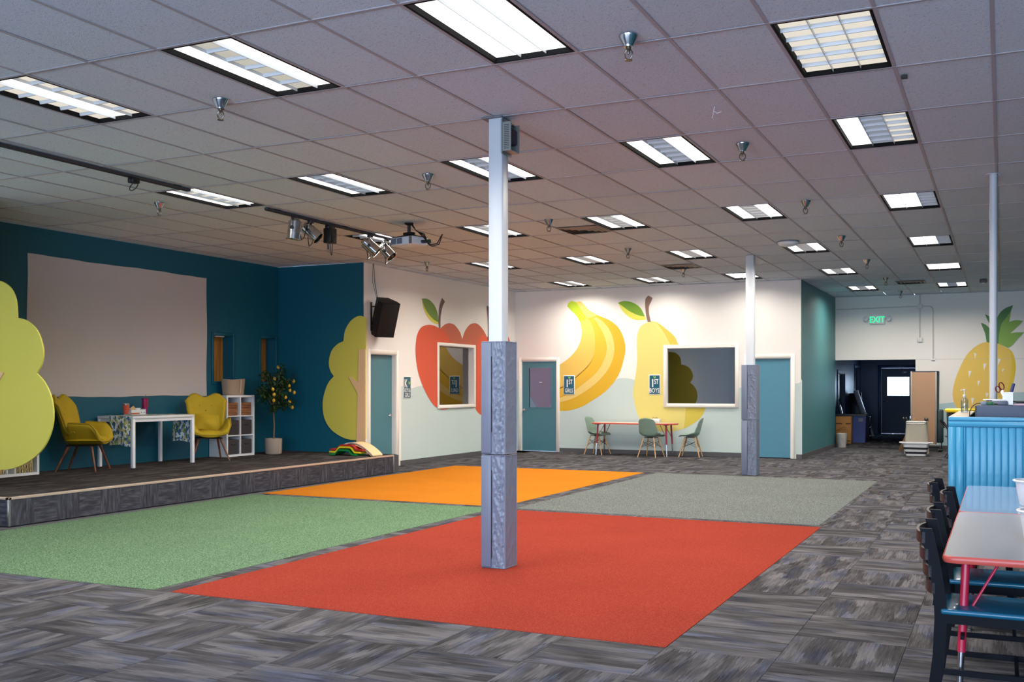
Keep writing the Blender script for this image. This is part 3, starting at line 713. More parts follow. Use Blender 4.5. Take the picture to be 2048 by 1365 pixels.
# ------------------------------------------------------------------ murals (outlines in metres on their own wall: (along the wall, height))
MURAL = {
 'apple': [(17.845,2.619,1),(17.583,2.668),(17.327,2.663),(17.104,2.6),(16.966,2.467),(16.912,2.297),(16.901,2.129),(16.939,1.907),(17.021,1.698),(17.187,1.46),(17.383,1.26),(17.554,1.13),(17.699,1.061),(17.934,1.007),(18.297,1.044),(18.608,1.219),(18.83,1.521),(18.94,1.826),(18.96,2.132),(18.914,2.314),(18.779,2.448),(18.671,2.592),(18.451,2.721),(18.236,2.748),(18.054,2.715)],
 'apple_shade': [(17.845,2.619,1),(18.054,2.715),(18.236,2.748),(18.451,2.721),(18.671,2.592),(18.779,2.448),(18.914,2.314),(18.96,2.132),(18.798,2.188),(18.254,2.355,1),(18.236,2.408),(18.162,2.493),(18.024,2.575)],
 'apple2': [(18.779,2.448,1),(18.895,2.618),(19.09,2.756),(19.289,2.807),(19.491,2.797),(19.731,2.69),(19.926,2.531,1),(20.082,2.676),(20.443,2.758),(20.815,2.695),(21.044,2.523),(21.121,2.193),(21.044,1.859),(20.815,1.46),(20.443,1.136),(20.011,0.87),(19.731,0.845),(19.525,0.897),(19.356,1.026),(19.057,1.307),(18.798,1.642),(18.734,2.065)],
 'apple2_lit': [(19.926,2.531,1),(19.765,2.581),(19.593,2.526),(19.457,2.396),(19.389,2.206),(19.356,1.957),(19.389,1.585),(19.389,1.211),(19.369,1.01),(19.525,0.897),(19.731,0.845),(20.011,0.87),(20.443,1.136),(20.815,1.46),(21.044,1.859),(21.121,2.193),(21.044,2.523),(20.815,2.695),(20.443,2.758),(20.082,2.676)],
 'apple_stem': [(17.798,2.622,1),(17.775,2.766),(17.787,2.912),(17.816,3.059),(17.922,3.236,1),(18.036,3.171,1),(17.934,3.053),(17.863,2.858),(17.851,2.625,1)],
 'apple2_stem': [(19.884,3.205,1),(19.961,3.227,1),(20.039,3.057),(20.053,2.738),(20.039,2.482,1),(19.954,2.479,1),(19.954,2.797),(19.926,3.018)],
 'apple_leaf': [(17.131,3.16,1),(17.355,3.169),(17.583,3.086),(17.728,2.937),(17.769,2.742,1),(17.583,2.784),(17.355,2.898),(17.214,3.031)],
 'apple_leaf_lit': [(17.131,3.16,1),(17.214,3.031),(17.355,2.898),(17.583,2.784),(17.769,2.742,1),(17.757,2.707,1),(17.583,2.72),(17.355,2.827),(17.203,2.982)],
 'wave_apple': [(16.388,1.468,1),(16.487,1.468),(16.644,1.438),(16.804,1.438),(16.994,1.468),(17.187,1.48),(17.468,1.46),(18.175,1.371),(19.189,1.368),(20.153,1.492),(20.891,1.559),(21.315,1.578,1),(21.315,0.084,1),(16.388,0.03,1)],
 'wave_apple_left': [(15.18,1.696,1),(15.258,1.682),(15.314,1.661,1),(15.314,0.322,1),(15.18,0.33,1)],
 'banana': [(-8.575,3.35,1),(-8.505,3.37),(-8.435,3.332),(-8.278,3.167),(-8.07,3.047),(-7.796,2.926),(-7.592,2.76),(-7.474,2.533),(-7.43,2.293),(-7.474,2.037),(-7.575,1.75),(-7.728,1.526),(-7.933,1.332),(-8.209,1.153),(-8.488,1.005),(-8.769,0.93),(-9.018,0.921,1),(-9.018,1.939,1),(-8.769,2.101),(-8.593,2.278),(-8.488,2.473),(-8.452,2.667),(-8.47,2.815),(-8.495,2.92,1)],
 'banana_inner': [(-8.341,2.99,1),(-8.25,2.923),(-8.167,2.726),(-8.14,2.498),(-8.157,2.207),(-8.261,1.965),(-8.523,1.722),(-8.769,1.543),(-9.018,1.395,1),(-9.018,1.939,1),(-8.769,2.101),(-8.593,2.278),(-8.488,2.473),(-8.452,2.667),(-8.47,2.815),(-8.495,2.92,1)],
 'banana_band': [(-8.341,2.99,1),(-8.191,2.986),(-8.07,2.853),(-7.916,2.575),(-7.861,2.299),(-7.933,2.042),(-8.105,1.785),(-8.383,1.559),(-8.698,1.347),(-9.018,1.214,1),(-9.018,1.412,1),(-8.769,1.56),(-8.523,1.739),(-8.261,1.981),(-8.157,2.207),(-8.14,2.498),(-8.167,2.726),(-8.25,2.923)],
 'banana_light': [(-8.191,2.986,1),(-8.105,3.0,1),(-7.933,2.882),(-7.762,2.652),(-7.687,2.361),(-7.711,2.104),(-7.83,1.848),(-8.07,1.575),(-8.418,1.331),(-8.698,1.193),(-9.018,1.099,1),(-9.018,1.198,1),(-8.698,1.337),(-8.383,1.552),(-8.105,1.779),(-7.933,2.036),(-7.861,2.299),(-7.916,2.575),(-8.07,2.853)],
 'banana_tip': [(-8.575,3.35,1),(-8.505,3.37),(-8.435,3.332),(-8.278,3.167),(-8.105,3.061),(-8.209,3.003),(-8.341,2.99,1)],
 'banana_stem': [(-8.801,3.266,1),(-8.769,3.344),(-8.681,3.38),(-8.575,3.35,1),(-8.47,3.19),(-8.341,2.99,1),(-8.411,2.94),(-8.495,2.916,1),(-8.593,3.063),(-8.716,3.181)],
 'pear': [(-6.882,2.869,1),(-7.038,2.809),(-7.137,2.669),(-7.171,2.447),(-7.161,2.097),(-7.187,1.779),(-7.238,1.492),(-7.248,1.269),(-7.204,1.046),(-7.121,0.793),(-6.932,0.605),(-6.669,0.515),(-6.409,0.504),(-6.119,0.572),(-5.865,0.716),(-5.722,0.857),(-5.644,1.059),(-5.638,1.306),(-5.738,1.584),(-5.896,1.833),(-6.087,2.115),(-6.241,2.367),(-6.328,2.54),(-6.506,2.701),(-6.735,2.865)],
 'pear_shade': [(-6.735,2.865,1),(-6.506,2.701),(-6.328,2.54),(-6.241,2.367),(-6.087,2.115),(-5.896,1.833),(-5.738,1.584),(-5.638,1.306),(-5.644,1.059),(-5.722,0.857),(-5.865,0.716),(-6.119,0.565,1),(-6.087,0.899),(-6.071,1.211),(-6.119,1.523),(-6.215,1.835),(-6.328,2.149),(-6.425,2.37),(-6.539,2.592)],
 'pear_stem': [(-6.978,3.204),(-6.972,3.363),(-6.906,3.439,1),(-6.813,3.382,1),(-6.84,3.31),(-6.892,3.201),(-6.892,3.059),(-6.849,2.865,1),(-6.925,2.867,1),(-6.958,3.013)],
 'pear_leaf': [(-7.602,3.303,1),(-7.457,3.339),(-7.256,3.294),(-7.089,3.176),(-6.986,2.989,1),(-7.122,3.012),(-7.323,3.104),(-7.491,3.222)],
 'pear_leaf_lit': [(-7.602,3.303,1),(-7.491,3.222),(-7.323,3.104),(-7.122,3.012),(-6.986,2.989,1),(-6.963,2.919,1),(-7.156,2.915),(-7.323,2.97),(-7.491,3.116)],
 'wave_banana': [(-9.018,1.593,1),(-8.418,1.559),(-7.933,1.526),(-7.677,1.596),(-7.592,1.647),(-7.423,1.653),(-7.222,1.614),(-6.891,1.493),(-6.401,1.367),(-5.605,1.369),(-5.139,1.4),(-4.864,1.455),(-4.532,1.491),(-3.997,1.527),(-3.807,1.532),(-3.72,1.544),(-3.664,1.615,1),(-3.664,0.09,1),(-9.018,0.078,1)],
 'wave_banana_left': [(-10.101,1.613,1),(-10.037,1.613),(-9.978,1.602,1),(-9.978,0.053,1),(-10.101,0.05,1)],
 'pineapple': [(-0.288,2.498),(-0.462,2.456),(-0.638,2.331),(-0.785,2.139),(-0.903,1.882),(-0.993,1.624),(-1.046,1.365),(-1.037,1.171),(-0.978,1.009),(-0.844,0.833),(-0.55,0.692),(-0.259,0.68),(-0.028,0.826),(0.13,1.145),(0.201,1.462),(0.258,1.747),(0.272,1.937),(0.244,2.127),(0.172,2.286),(0.03,2.39),(-0.114,2.466)],
 'pineapple_shade': [(0.124,2.338,1),(0.201,2.254),(0.252,2.095),(0.272,1.905),(0.244,1.684),(0.201,1.462),(0.13,1.145),(0.001,0.858,1),(0.064,1.208),(0.13,1.526),(0.172,1.779),(0.187,2.032),(0.164,2.223)],
 'pineapple_leaf': [(-0.453,2.937,1),(-0.375,2.909),(-0.288,2.83),(-0.25,2.74),(-0.23,2.465,1),(-0.331,2.495,1),(-0.36,2.678),(-0.404,2.807)],
 'pineapple_leaf2': [(-0.366,3.136,1),(-0.273,3.085,1),(-0.215,2.835,1),(-0.288,2.948)],
 'pineapple_leaf3': [(-0.23,2.465,1),(-0.157,2.642),(-0.123,2.8),(-0.126,2.992),(-0.057,3.149),(0.058,3.256),(0.215,3.324,1),(0.172,3.189),(0.081,3.049),(-0.022,2.893),(-0.071,2.64),(-0.085,2.452,1)],
 'pineapple_leaf_lit': [(-0.085,2.452,1),(-0.071,2.672),(-0.014,2.909),(0.081,3.049),(0.178,3.189,1),(0.138,2.943,1),(0.272,2.98),(0.422,2.957,1),(0.315,2.837),(0.161,2.683,1),(0.286,2.702),(0.445,2.698,1),(0.315,2.553),(0.201,2.412),(0.118,2.347,1),(0.015,2.403)],
 'wave_far': [(-1.358,1.062,1),(-1.142,1.089),(-0.993,1.106),(-0.697,1.108),(-0.259,1.175),(0.13,1.316),(0.439,1.342),(0.737,1.368,1),(0.737,-0.043,1),(-1.358,-0.101,1)],
 'seeds': [[(-0.594,2.25),(-0.544,2.226),(-0.573,2.105)],[(-0.404,1.991),(-0.331,2.0),(-0.381,1.834)],[(-0.717,1.833),(-0.647,1.832),(-0.697,1.665)],[(-0.097,2.109),(-0.031,2.098),(-0.094,1.949)],[(-0.014,1.866),(0.038,1.875),(0.001,1.79)],[(-0.521,1.6),(-0.465,1.6),(-0.512,1.472)],[(-0.352,1.318),(-0.288,1.318),(-0.331,1.2)],[(-0.658,1.205),(-0.588,1.205),(-0.632,1.038)],[(-0.114,1.462),(-0.068,1.462),(-0.1,1.348)]],
 'tree_crown': [(-10.023,2.666,1),(-10.158,2.705),(-10.325,2.631),(-10.452,2.468),(-10.494,2.266,1),(-10.622,2.215),(-10.75,2.093),(-10.804,1.899),(-10.771,1.748),(-10.696,1.65,1),(-10.825,1.517),(-10.922,1.277),(-10.933,1.054),(-10.879,0.859),(-10.729,0.684),(-10.473,0.557),(-10.221,0.527),(-10.023,0.549,1)],
 'tree_trunk': [(-10.158,2.12,1),(-10.028,2.118,1),(-10.028,0.462,1),(-10.21,0.457,1),(-10.179,1.341,1),(-10.373,1.64,1),(-10.347,1.644,1),(-10.174,1.534,1)],
 'tree2': [(-10.54,2.619,1),(-10.631,2.68),(-10.337,2.672),(-10.156,2.591),(-10.058,2.445),(-10.034,2.241,1),(-9.865,2.197),(-9.706,2.075),(-9.619,1.873),(-9.642,1.723),(-9.721,1.612,1),(-9.595,1.506),(-9.494,1.345),(-9.459,1.152),(-9.501,0.958),(-9.627,0.772),(-9.833,0.632),(-10.091,0.539),(-10.337,0.514),(-10.54,0.525,1)],
 'tree2_trunk': [(-10.54,2.474,1),(-10.546,2.463,1),(-10.538,1.456,1),(-10.279,1.633,1),(-10.238,1.621,1),(-10.504,1.284,1),(-10.521,0.507,1),(-10.487,0.107,1),(-10.54,0.089,1)],
}
def paint(name, r, g, b): return mat('mural_' + name, rgb(r, g, b), .75, var=.02, scale=2)
WAVE = paint('pale_wave', 196, 212, 210)
MUR = [
 ('wave_apple', 'painted_wave', WAVE, wall_left, 'x', XA, 1), ('wave_apple_left', 'painted_wave', WAVE, wall_left, 'x', XA, 1),
 ('apple2', 'painted_apple', paint('brick', 190, 98, 72), wall_left, 'x', XA, 2), ('apple2_lit', 'painted_apple_light', paint('tomato', 214, 88, 60), wall_left, 'x', XA, 3),
 ('apple', 'painted_apple', MATS['mural_tomato'], wall_left, 'x', XA, 4), ('apple_shade', 'painted_apple_shade', MATS['mural_brick'], wall_left, 'x', XA, 5),
 ('apple_leaf_lit', 'painted_leaf_light', paint('lime', 214, 208, 82), wall_left, 'x', XA, 6), ('apple_leaf', 'painted_leaf', paint('olive', 112, 142, 70), wall_left, 'x', XA, 7),
 ('apple_stem', 'painted_stem', paint('stem', 112, 92, 84), wall_left, 'x', XA, 8), ('apple2_stem', 'painted_stem', MATS['mural_stem'], wall_left, 'x', XA, 8),
 ('wave_banana', 'painted_wave', WAVE, wall_back, 'y', YB, 1), ('wave_banana_left', 'painted_wave', WAVE, wall_back, 'y', YB, 1),
 ('banana', 'painted_banana', paint('banana', 220, 174, 38), wall_back, 'y', YB, 2), ('banana_inner', 'painted_banana_inner', paint('pale_banana', 228, 190, 92), wall_back, 'y', YB, 3),
 ('banana_band', 'painted_banana_band', paint('gold_banana', 226, 180, 50), wall_back, 'y', YB, 3), ('banana_light', 'painted_banana_highlight', paint('cream_banana', 232, 202, 116), wall_back, 'y', YB, 3),
 ('banana_tip', 'painted_banana_tip', paint('lemon', 228, 204, 110), wall_back, 'y', YB, 4), ('banana_stem', 'painted_banana_stem', paint('green_stem', 182, 208, 48), wall_back, 'y', YB, 5),
 ('pear', 'painted_pear', paint('pear', 226, 211, 124), wall_back, 'y', YB, 2), ('pear_shade', 'painted_pear_shade', paint('pear_shade', 212, 192, 78), wall_back, 'y', YB, 3),
 ('pear_leaf_lit', 'painted_leaf_light', paint('pear_leaf_light', 226, 226, 92), wall_back, 'y', YB, 3), ('pear_leaf', 'painted_leaf', paint('leaf', 124, 170, 50), wall_back, 'y', YB, 4), ('pear_stem', 'painted_stem', paint('pear_stem', 140, 112, 96), wall_back, 'y', YB, 5),
 ('wave_far', 'painted_wave', paint('far_wave', 180, 208, 214), wall_far, 'y', YF, 1), ('pineapple', 'painted_pineapple', paint('pineapple', 236, 200, 100), wall_far, 'y', YF, 2), ('pineapple_shade', 'painted_pineapple_shade', paint('pineapple_shade', 228, 198, 62), wall_far, 'y', YF, 3),
 ('pineapple_leaf', 'painted_leaf', paint('deep_leaf', 92, 138, 88), wall_far, 'y', YF, 4), ('pineapple_leaf2', 'painted_leaf', MATS['mural_deep_leaf'], wall_far, 'y', YF, 4), ('pineapple_leaf3', 'painted_leaf', MATS['mural_deep_leaf'], wall_far, 'y', YF, 4),
 ('pineapple_leaf_lit', 'painted_leaf_light', paint('far_leaf', 142, 180, 92), wall_far, 'y', YF, 5)]
HOLES = {'wall_left': [(D1[0] - .12, -1, D1[2] + .15, D1[3] + .07), (W1[0] - .05, W1[1] - .05, W1[2] + .05, W1[3] + .05)],
         'wall_back': [(D2[0] - .07, -1, D2[2] + .07, D2[3] + .07), (W2[0] - .08, W2[1] - .08, W2[2] + .08, W2[3] + .07), (D3[0] - .08, -1, D3[2] + .08, D3[3] + .06)], 'wall_far': []}
for key, nm, m, w_, ax, val, lay in MUR:
    flat_shape(nm, spline(MURAL[key], 6), m, w_, ax, val, .0012 * lay, HOLES[w_.name])
for s in MURAL['seeds']:
    flat_shape('painted_seed', [p[:2] for p in s], WHITE, wall_far, 'y', YF, .006)
# hairline seam of the far wall
struct(box('trim_1', mat('wall_seam', rgb(190, 186, 182), .7), (HALL[2], YF - .003, 2.104, XRIGHT, YF, 2.110)))

# ------------------------------------------------------------------ doors and windows (local frame: x along the wall, -y into the room)
LEATHER = None
def lever(p, x, z, flip=1):
    b = MB().lathe([(.032, 0), (.032, .012), (.014, .016), (.012, .05)], 16, at(x, 0, z) @ Matrix.Rotation(R(90), 4, 'X'))
    b.tube([(x, -.05, z), (x - flip * .02, -.056, z), (x - flip * .12, -.05, z - .006)], [.012, .011, .009], 10)
    return b.build('lever_handle', CHROME, p)
def knob(p, x, z):
    return MB().lathe([(.034, 0), (.034, .008), (.012, .014), (.012, .035), (.028, .045), (.030, .062), (.018, .072), (0, .073)], 18, at(x, 0, z) @ Matrix.Rotation(R(90), 4, 'X')).build('door_knob', CHROME, p)
def casing(p, w_, h, t=.075, d=.02, m=TRIM, depth=.15):
    b = MB()
    b.rbox(-t, -d, 0, 0, 0, h + t, .005, 1).rbox(w_, -d, 0, w_ + t, 0, h + t, .005, 1).rbox(0, -d, h, w_, 0, h + t, .005, 1)
    b.box(-.004, -.004, 0, .012, depth, h).box(w_ - .012, -.004, 0, w_ + .004, depth, h).box(0, -.004, h - .012, w_, depth, h + .004)
    return b.build('door_frame', m, p)
def door(name, origin, rz, w_, h, recess, m=DOOR_T, hole=None, trim=TRIM, t=.075):
    p = bpy.data.objects.new(name, None); col.objects.link(p); p.location = origin; p.rotation_euler = (0, 0, rz); p['kind'] = 'structure'
    casing(p, w_, h, t, m=trim)
    b = MB()
    x0, x1 = .014, w_ - .014
    if hole: panels(b, 'y', recess, .04, x0, x1, .012, h - .014, [hole])
    else: b.box(x0, recess, .012, x1, recess + .04, h - .014)
    b.build('door_leaf', m, p)
    return p
d1 = door('door_1', (XA, D1[0], 0), R(90), D1[2] - D1[0], D1[3], .085)
for o in d1.children: pass
lever(d1, D1[2] - D1[0] - .09, .94).location.y = .085
MIRROR = glass_mat('dark_reflective_glass', (.10, .11, .12), .13)
d2 = door('door_2', (D2[0], YB, 0), 0, D2[2] - D2[0], D2[3], .012, hole=(.185, .995, .745, 1.895))
b = MB()
for b4 in ((.165, .975, .185, 1.915), (.745, .975, .765, 1.915), (.185, .975, .745, .995), (.185, 1.895, .745, 1.915)): b.box(b4[0], .004, b4[1], b4[2], .03, b4[3])
b.build('window_bead', DOOR_T, d2)
box('window_pane', MIRROR, (.185, .026, .995, .745, .030, 1.895), d2)
knob(d2, .075, .94).location.y = .012
MB().box(.43, .020, 1.56, .50, .0255, 1.575).build('small_sticker', WHITE_PL, d2)
d3 = door('door_3', (D3[0], YB, 0), 0, D3[2] - D3[0], D3[3], .03, m=mat('blue_door_paint', rgb(80, 138, 162), .4, var=.03), t=.08)
knob(d3, .07, .95).location.y = .03

def window(name, origin, rz, w_, h, t, glass, depth=.13, m=TRIM):
    p = bpy.data.objects.new(name, None); col.objects.link(p); p.location = origin; p.rotation_euler = (0, 0, rz); p['kind'] = 'structure'
    b = MB(); d = .025
    b.rbox(-t, -d, -t, 0, 0, h + t, .005, 1).rbox(w_, -d, -t, w_ + t, 0, h + t, .005, 1).rbox(0, -d, h, w_, 0, h + t, .005, 1).rbox(0, -d - .01, -t, w_, 0, 0, .005, 1)
    b.build('window_frame', m, p)
    b = MB(); e = .008
    b.box(-.002, -.01, 0, e, depth, h).box(w_ - e, -.01, 0, w_ + .002, depth, h).box(e, -.01, h - e, w_ - e, depth, h).box(e, -.01, 0, w_ - e, depth, e)
    b.build('window_reveal', m, p)
    box('window_pane', glass, (e, depth - .03, e, w_ - e, depth - .024, h - e), p)
    return p
window('window_1', (XA, W1[0], W1[1]), R(90), W1[2] - W1[0], W1[3] - W1[1], .06, MIRROR, .15)
window('window_2', (W2[0], YB, W2[1]), 0, W2[2] - W2[0], W2[3] - W2[1], .075, glass_mat('black_reflective_glass', (.10, .12, .14), .24), .06)
# two deep slots in the stage wall, lined with pine boards
PINE = wood_mat('pine_boards', rgb(150, 100, 34), rgb(186, 132, 56), 14, 14, 1.2, .5)
for i, (y0, z0, y1, z1) in enumerate((N1, N2)):
    p = bpy.data.objects.new('window_%d' % (3 + i), None); col.objects.link(p); p.location = (XS, y0, z0); p.rotation_euler = (0, 0, R(90)); p['kind'] = 'structure'
    w_, h = y1 - y0, z1 - z0
    b = MB()
    for q in ((-.05, -.05, 0, h + .05), (w_, -.05, w_ + .05, h + .05), (0, -.05, w_, 0), (0, h, w_, h + .05)): b.rbox(q[0], -.02, q[1], q[2], 0, q[3], .004, 1)
    b.build('slot_trim', TEAL, p)
    MB().box(-.01, -.002, 0, .004, .28, h).box(w_ - .004, -.002, 0, w_ + .01, .28, h).box(0, -.002, h - .004, w_, .28, h + .01).box(0, -.002, -.01, w_, .28, .004).build('slot_reveal', TEAL, p)
    nb = 4
    for q in range(nb): box('pine_board', PINE, (q * w_ / nb + .002, .20 + (q % 2) * .006, 0, (q + 1) * w_ / nb - .002, .235, h), p)
    if i == 0: MB().box(.12, .06, h - .022, .34, .10, h).build('white_clip', WHITE_PL, p)

# ------------------------------------------------------------------ room signs
SIGN_B = mat('sign_teal', rgb(38, 94, 118), .25, var=.03)
SIGN_W = mat('sign_white', rgb(240, 240, 236), .4)
LEAF_G = mat('sign_leaf_green', rgb(130, 190, 70), .5)
def room_sign(label, origin, rz, w_, h, lines):
    t_ = thing('room_sign', label, 'sign', origin, rz, 'classroom door signs')
    MB().rbox(-w_ / 2, -.006, -h / 2, w_ / 2, 0, h / 2, .003, 1).build('white_border', SIGN_W, t_)
    m_ = .016
    MB().box(-w_ / 2 + m_, -.0085, -h / 2 + m_, w_ / 2 - m_, -.006, h / 2 - m_).build('teal_panel', SIGN_B, t_)
    for (txt, hh, x, z, sq, bo) in lines: lettering(txt, hh, SIGN_W, 'lettering', t_, sq, (x, -.0085, z), .0012, bold=bo)
    return t_
def sign_leaf(t_, x, z, s):
    pts = spline([(x, z - s, 1), (x - s * .8, z - s * .1), (x - s * .75, z + s * .8, 1), (x - s * .1, z + s * .3), (x + s * .15, z - s * .2, 1), (x + s * .5, z + s * .9, 1), (x + s * .85, z + .3 * s), (x + s * .6, z - s * .5)], 4)
    MB().prism(pts, 0, .0012, Matrix.Translation((0, -.0086, 0)) @ Matrix.Rotation(R(90), 4, 'X')).build('leaf_emblem', LEAF_G, t_)
s = room_sign('teal sign reading 1ST BOYS on the painted pear', (-6.766, YB - .004, 1.509), 0, .257, .432, [('1', .17, -.042, .035, .8, .02), ('ST', .105, .04, .068, .62, .012), ('BOYS', .098, 0, -.125, .66, .006)])
sign_leaf(s, 0, .165, .032)
s = room_sign('teal sign reading 1ST GIRLS on the painted banana', (-8.754, YB - .006, 1.505), 0, .272, .435, [('1', .17, -.042, .035, .8, .02), ('ST', .105, .04, .068, .62, .012), ('GIRLS', .09, 0, -.125, .60, .006)])
sign_leaf(s, .01, .165, .032)
s = room_sign('teal sign reading K BOYS & GIRLS on the wall left of the red apple', (XA + .004, 16.587, 1.452), R(90), .27, .42, [('K', .15, -.045, .075, .75, .02), ('BOYS &', .075, 0, -.055, .60, .005), ('GIRLS', .075, 0, -.14, .66, .005)])
sign_leaf(s, .07, .085, .035)

# exit sign with two lamp heads, on the far wall
GREEN_L = emit_mat('exit_green', (.05, .95, .42), 1.1)
t_ = thing('exit_sign', 'white exit sign with green EXIT letters and two lamp heads', 'exit sign', (-2.705, YF - .002, 3.075))
MB().rbox(-.17, -.05, -.115, .17, 0, .115, .012).build('housing', WHITE_PL, t_)
lettering('EXIT', .15, GREEN_L, 'lettering', t_, .82, (0, -.051, 0), .002, bold=.02)
for sx in (-1, 1):
    b = MB().tube([(sx * .17, -.03, .02), (sx * .235, -.05, .02)], .018, 8)
    b.lathe([(.0, -.03), (.05, -.03), (.062, .035), (.055, .04), (0, .042)], 16, at(sx * .26, -.06, .015) @ Matrix.Rotation(R(75), 4, 'X'))
    b.build('lamp_head', mat('lamp_head_plastic', rgb(200, 206, 212), .3), t_)
# conduit with boxes
t_ = thing('wall_conduit', 'white electrical conduit with two junction boxes over the hall opening', 'conduit', (0, YF - .018, 0))
b = MB().tube([(-3.66, 0, 3.343), (-1.756, 0, 3.364)], .013, 8).tube([(-1.756, 0, CEIL), (-1.756, 0, 2.60)], .013, 8)
arc = [(-1.756, 0, 3.36), (-1.60, 0, 3.36)] + [(-1.57 + .1 * math.sin(a), 0, 3.26 + .1 * math.cos(a)) for a in [i * PI / 12 for i in range(7)]] + [(-1.47, 0, 2.10)]
b.tube(arc, .013, 8).build('pipe', mat('conduit_paint', rgb(212, 208, 204), .5), t_)
for z in (3.36, 2.57): MB().rbox(-1.756 - .055, -.03, z - .055, -1.756 + .055, .016, z + .055, .01).build('junction_box', mat('junction_box_paint', rgb(222, 218, 214), .5), t_)
MB().rbox(-1.51, -.012, 2.08, -1.43, .016, 2.12, .006).build('end_fitting', WHITE, t_)

# ------------------------------------------------------------------ stage
SKIRT = mat('stage_skirt_base', rgb(70, 70, 76), .95)
t_ = thing('stage', 'low carpeted stage with a metal edged riser along the dark teal wall', 'stage', (0, 0, 0))
FX = -9.35
STY0, STY1 = 7.43, 14.95
MB().box(XS + .003, STY0 + .01, 0.001, FX - .012, YE - .008, ZS - .006).build('platform', SKIRT, t_)
STAGE_C = carpet_tile_mat('stage_carpet', rgb(48, 46, 47), rgb(68, 65, 65), rgb(90, 86, 85), (.95, .95, 1.0))
b = MB(); uv = []
nx, ny = 4, 12
for i in range(nx):
    for j in range(ny):
        x0, x1 = XS + .003 + i * (FX - .033 - XS) / nx, XS + .003 + (i + 1) * (FX - .033 - XS) / nx
        y0, y1 = STY0 + .03 + j * (YE - STY0 - .04) / ny, STY0 + .03 + (j + 1) * (YE - STY0 - .04) / ny
        b.add([(x0, y0, ZS), (x1, y0, ZS), (x1, y1, ZS), (x0, y1, ZS)], [(0, 1, 2, 3)])
        ou, ov = rnd.uniform(0, 50), rnd.uniform(0, 50)
        uv += [v + o_ for x, y in ((0, 0), (0, 1), (1, 1), (1, 0)) for v, o_ in ((x, ou), (y, ov))]
b.uv = uv; b.build('stage_top', STAGE_C, t_)
RISER_C = carpet_tile_mat('riser_carpet', rgb(50, 50, 55), rgb(68, 68, 74), rgb(92, 92, 99), (.9, .93, 1.03), 4.0)
n = 25
for j in range(n):
    y0, y1 = STY0 + .012 + j * (STY1 - STY0 - .02) / n, STY0 + .012 + (j + 1) * (STY1 - STY0 - .02) / n - .001
    b = MB().add([(FX, y0, .002), (FX, y1, .002), (FX, y1, ZS - .02), (FX, y0, ZS - .02), (FX - .012, y0, .002), (FX - .012, y1, .002), (FX - .012, y1, ZS - .02), (FX - .012, y0, ZS - .02)],
                 [(0, 1, 2, 3), (4, 7, 6, 5), (0, 3, 7, 4), (1, 5, 6, 2)])
    ou, ov = rnd.uniform(0, 50), rnd.uniform(0, 50)
    q4 = ((0, 0), (.5, 0), (.5, .45), (0, .45)) if j % 2 else ((0, 0), (0, .5), (.45, .5), (.45, 0))
    b.uv = [v for q in range(4) for x, y in q4 for v in (x + ou, y + ov)]
    b.build('riser_tile', RISER_C, t_)
b = MB().add([(XS + .003, STY0, .002), (FX, STY0, .002), (FX, STY0, ZS - .02), (XS + .003, STY0, ZS - .02)], [(0, 1, 2, 3)])
b.uv = [0, 0, 4, 0, 4, .5, 0, .5]; b.build('riser_side', RISER_C, t_)
NOSE = mat('stage_nosing', rgb(196, 176, 160), .4, metal=.35, var=.06, scale=14)
MB().rbox(FX - .045, STY0 - .006, ZS - .022, FX + .006, STY1, ZS + .004, .003, 1).build('nosing', NOSE, t_)
MB().rbox(XS + .003, STY0 - .006, ZS - .022, FX + .006, STY0 + .03, ZS + .004, .003, 1).build('nosing', NOSE, t_)
MB().rbox(FX - .02, STY0 - .006, 0.002, FX + .006, STY0 + .02, ZS, .003, 1).build('corner_trim', ALU, t_)
MB().rbox(FX - .012, STY1 - .012, .002, FX + .005, STY1 + .004, ZS, .003, 1).build('corner_trim', ALU, t_)
MB().box(XA, STY1, 0, FX - .012, STY1 + .004, ZS - .02).build('end_panel', SKIRT, t_)

# projection screen: painted cloth on the stage wall, slightly uneven edges
def scr(u, v):
    y = 9.755 + (13.235 - 9.755) * u; z = 1.318 + (3.268 - 1.318) * v
    if u in (0.0, 1.0): y += .008 * math.sin(v * 9 + u * 3)
    if v in (0.0, 1.0): z += .006 * math.sin(u * 11 + v) + .003 * math.sin(u * 37)
    return (XS + .006, y, z)
b = MB().grid(scr, 40, 30, False)
tag(b.build('projection_screen', mat('grey_screen_cloth', rgb(196, 190, 188), .85, var=.02, scale=2, bump=.1, bscale=40)), 'big pale grey projection screen on the dark teal stage wall', 'screen')

# flat plywood trees
LEAFP = mat('tree_yellow_green', rgb(206, 198, 84), .6, var=.03, scale=2)
TRUNK = mat('tree_tan_paint', rgb(226, 186, 142), .6, var=.03, scale=2)
MXZ = Matrix.Rotation(R(90), 4, 'X')
def cutout(name, key, y0, th, m, parent):
    return MB().prism([(max(x, -12 if key[4:5] == '_' else -10.54), z) for x, z in spline(MURAL[key], 8)], 0, th, Matrix.Translation((0, y0, 0)) @ MXZ).build(name, m, parent)
t_ = thing('cutout_tree', 'flat yellow green plywood tree at the far end of the stage', 'tree cutout', (0, 0, 0))
cutout('crown', 'tree_crown', YE - .004, .016, LEAFP, t_); cutout('trunk', 'tree_trunk', YE - .020, .018, TRUNK, t_)
t_ = thing('cutout_tree', 'flat yellow green plywood tree cut by the left picture edge', 'tree cutout', (0, 0, 0))
cutout('crown', 'tree2', 8.10, .02, LEAFP, t_); cutout('trunk', 'tree2_trunk', 8.08, .018, TRUNK, t_)
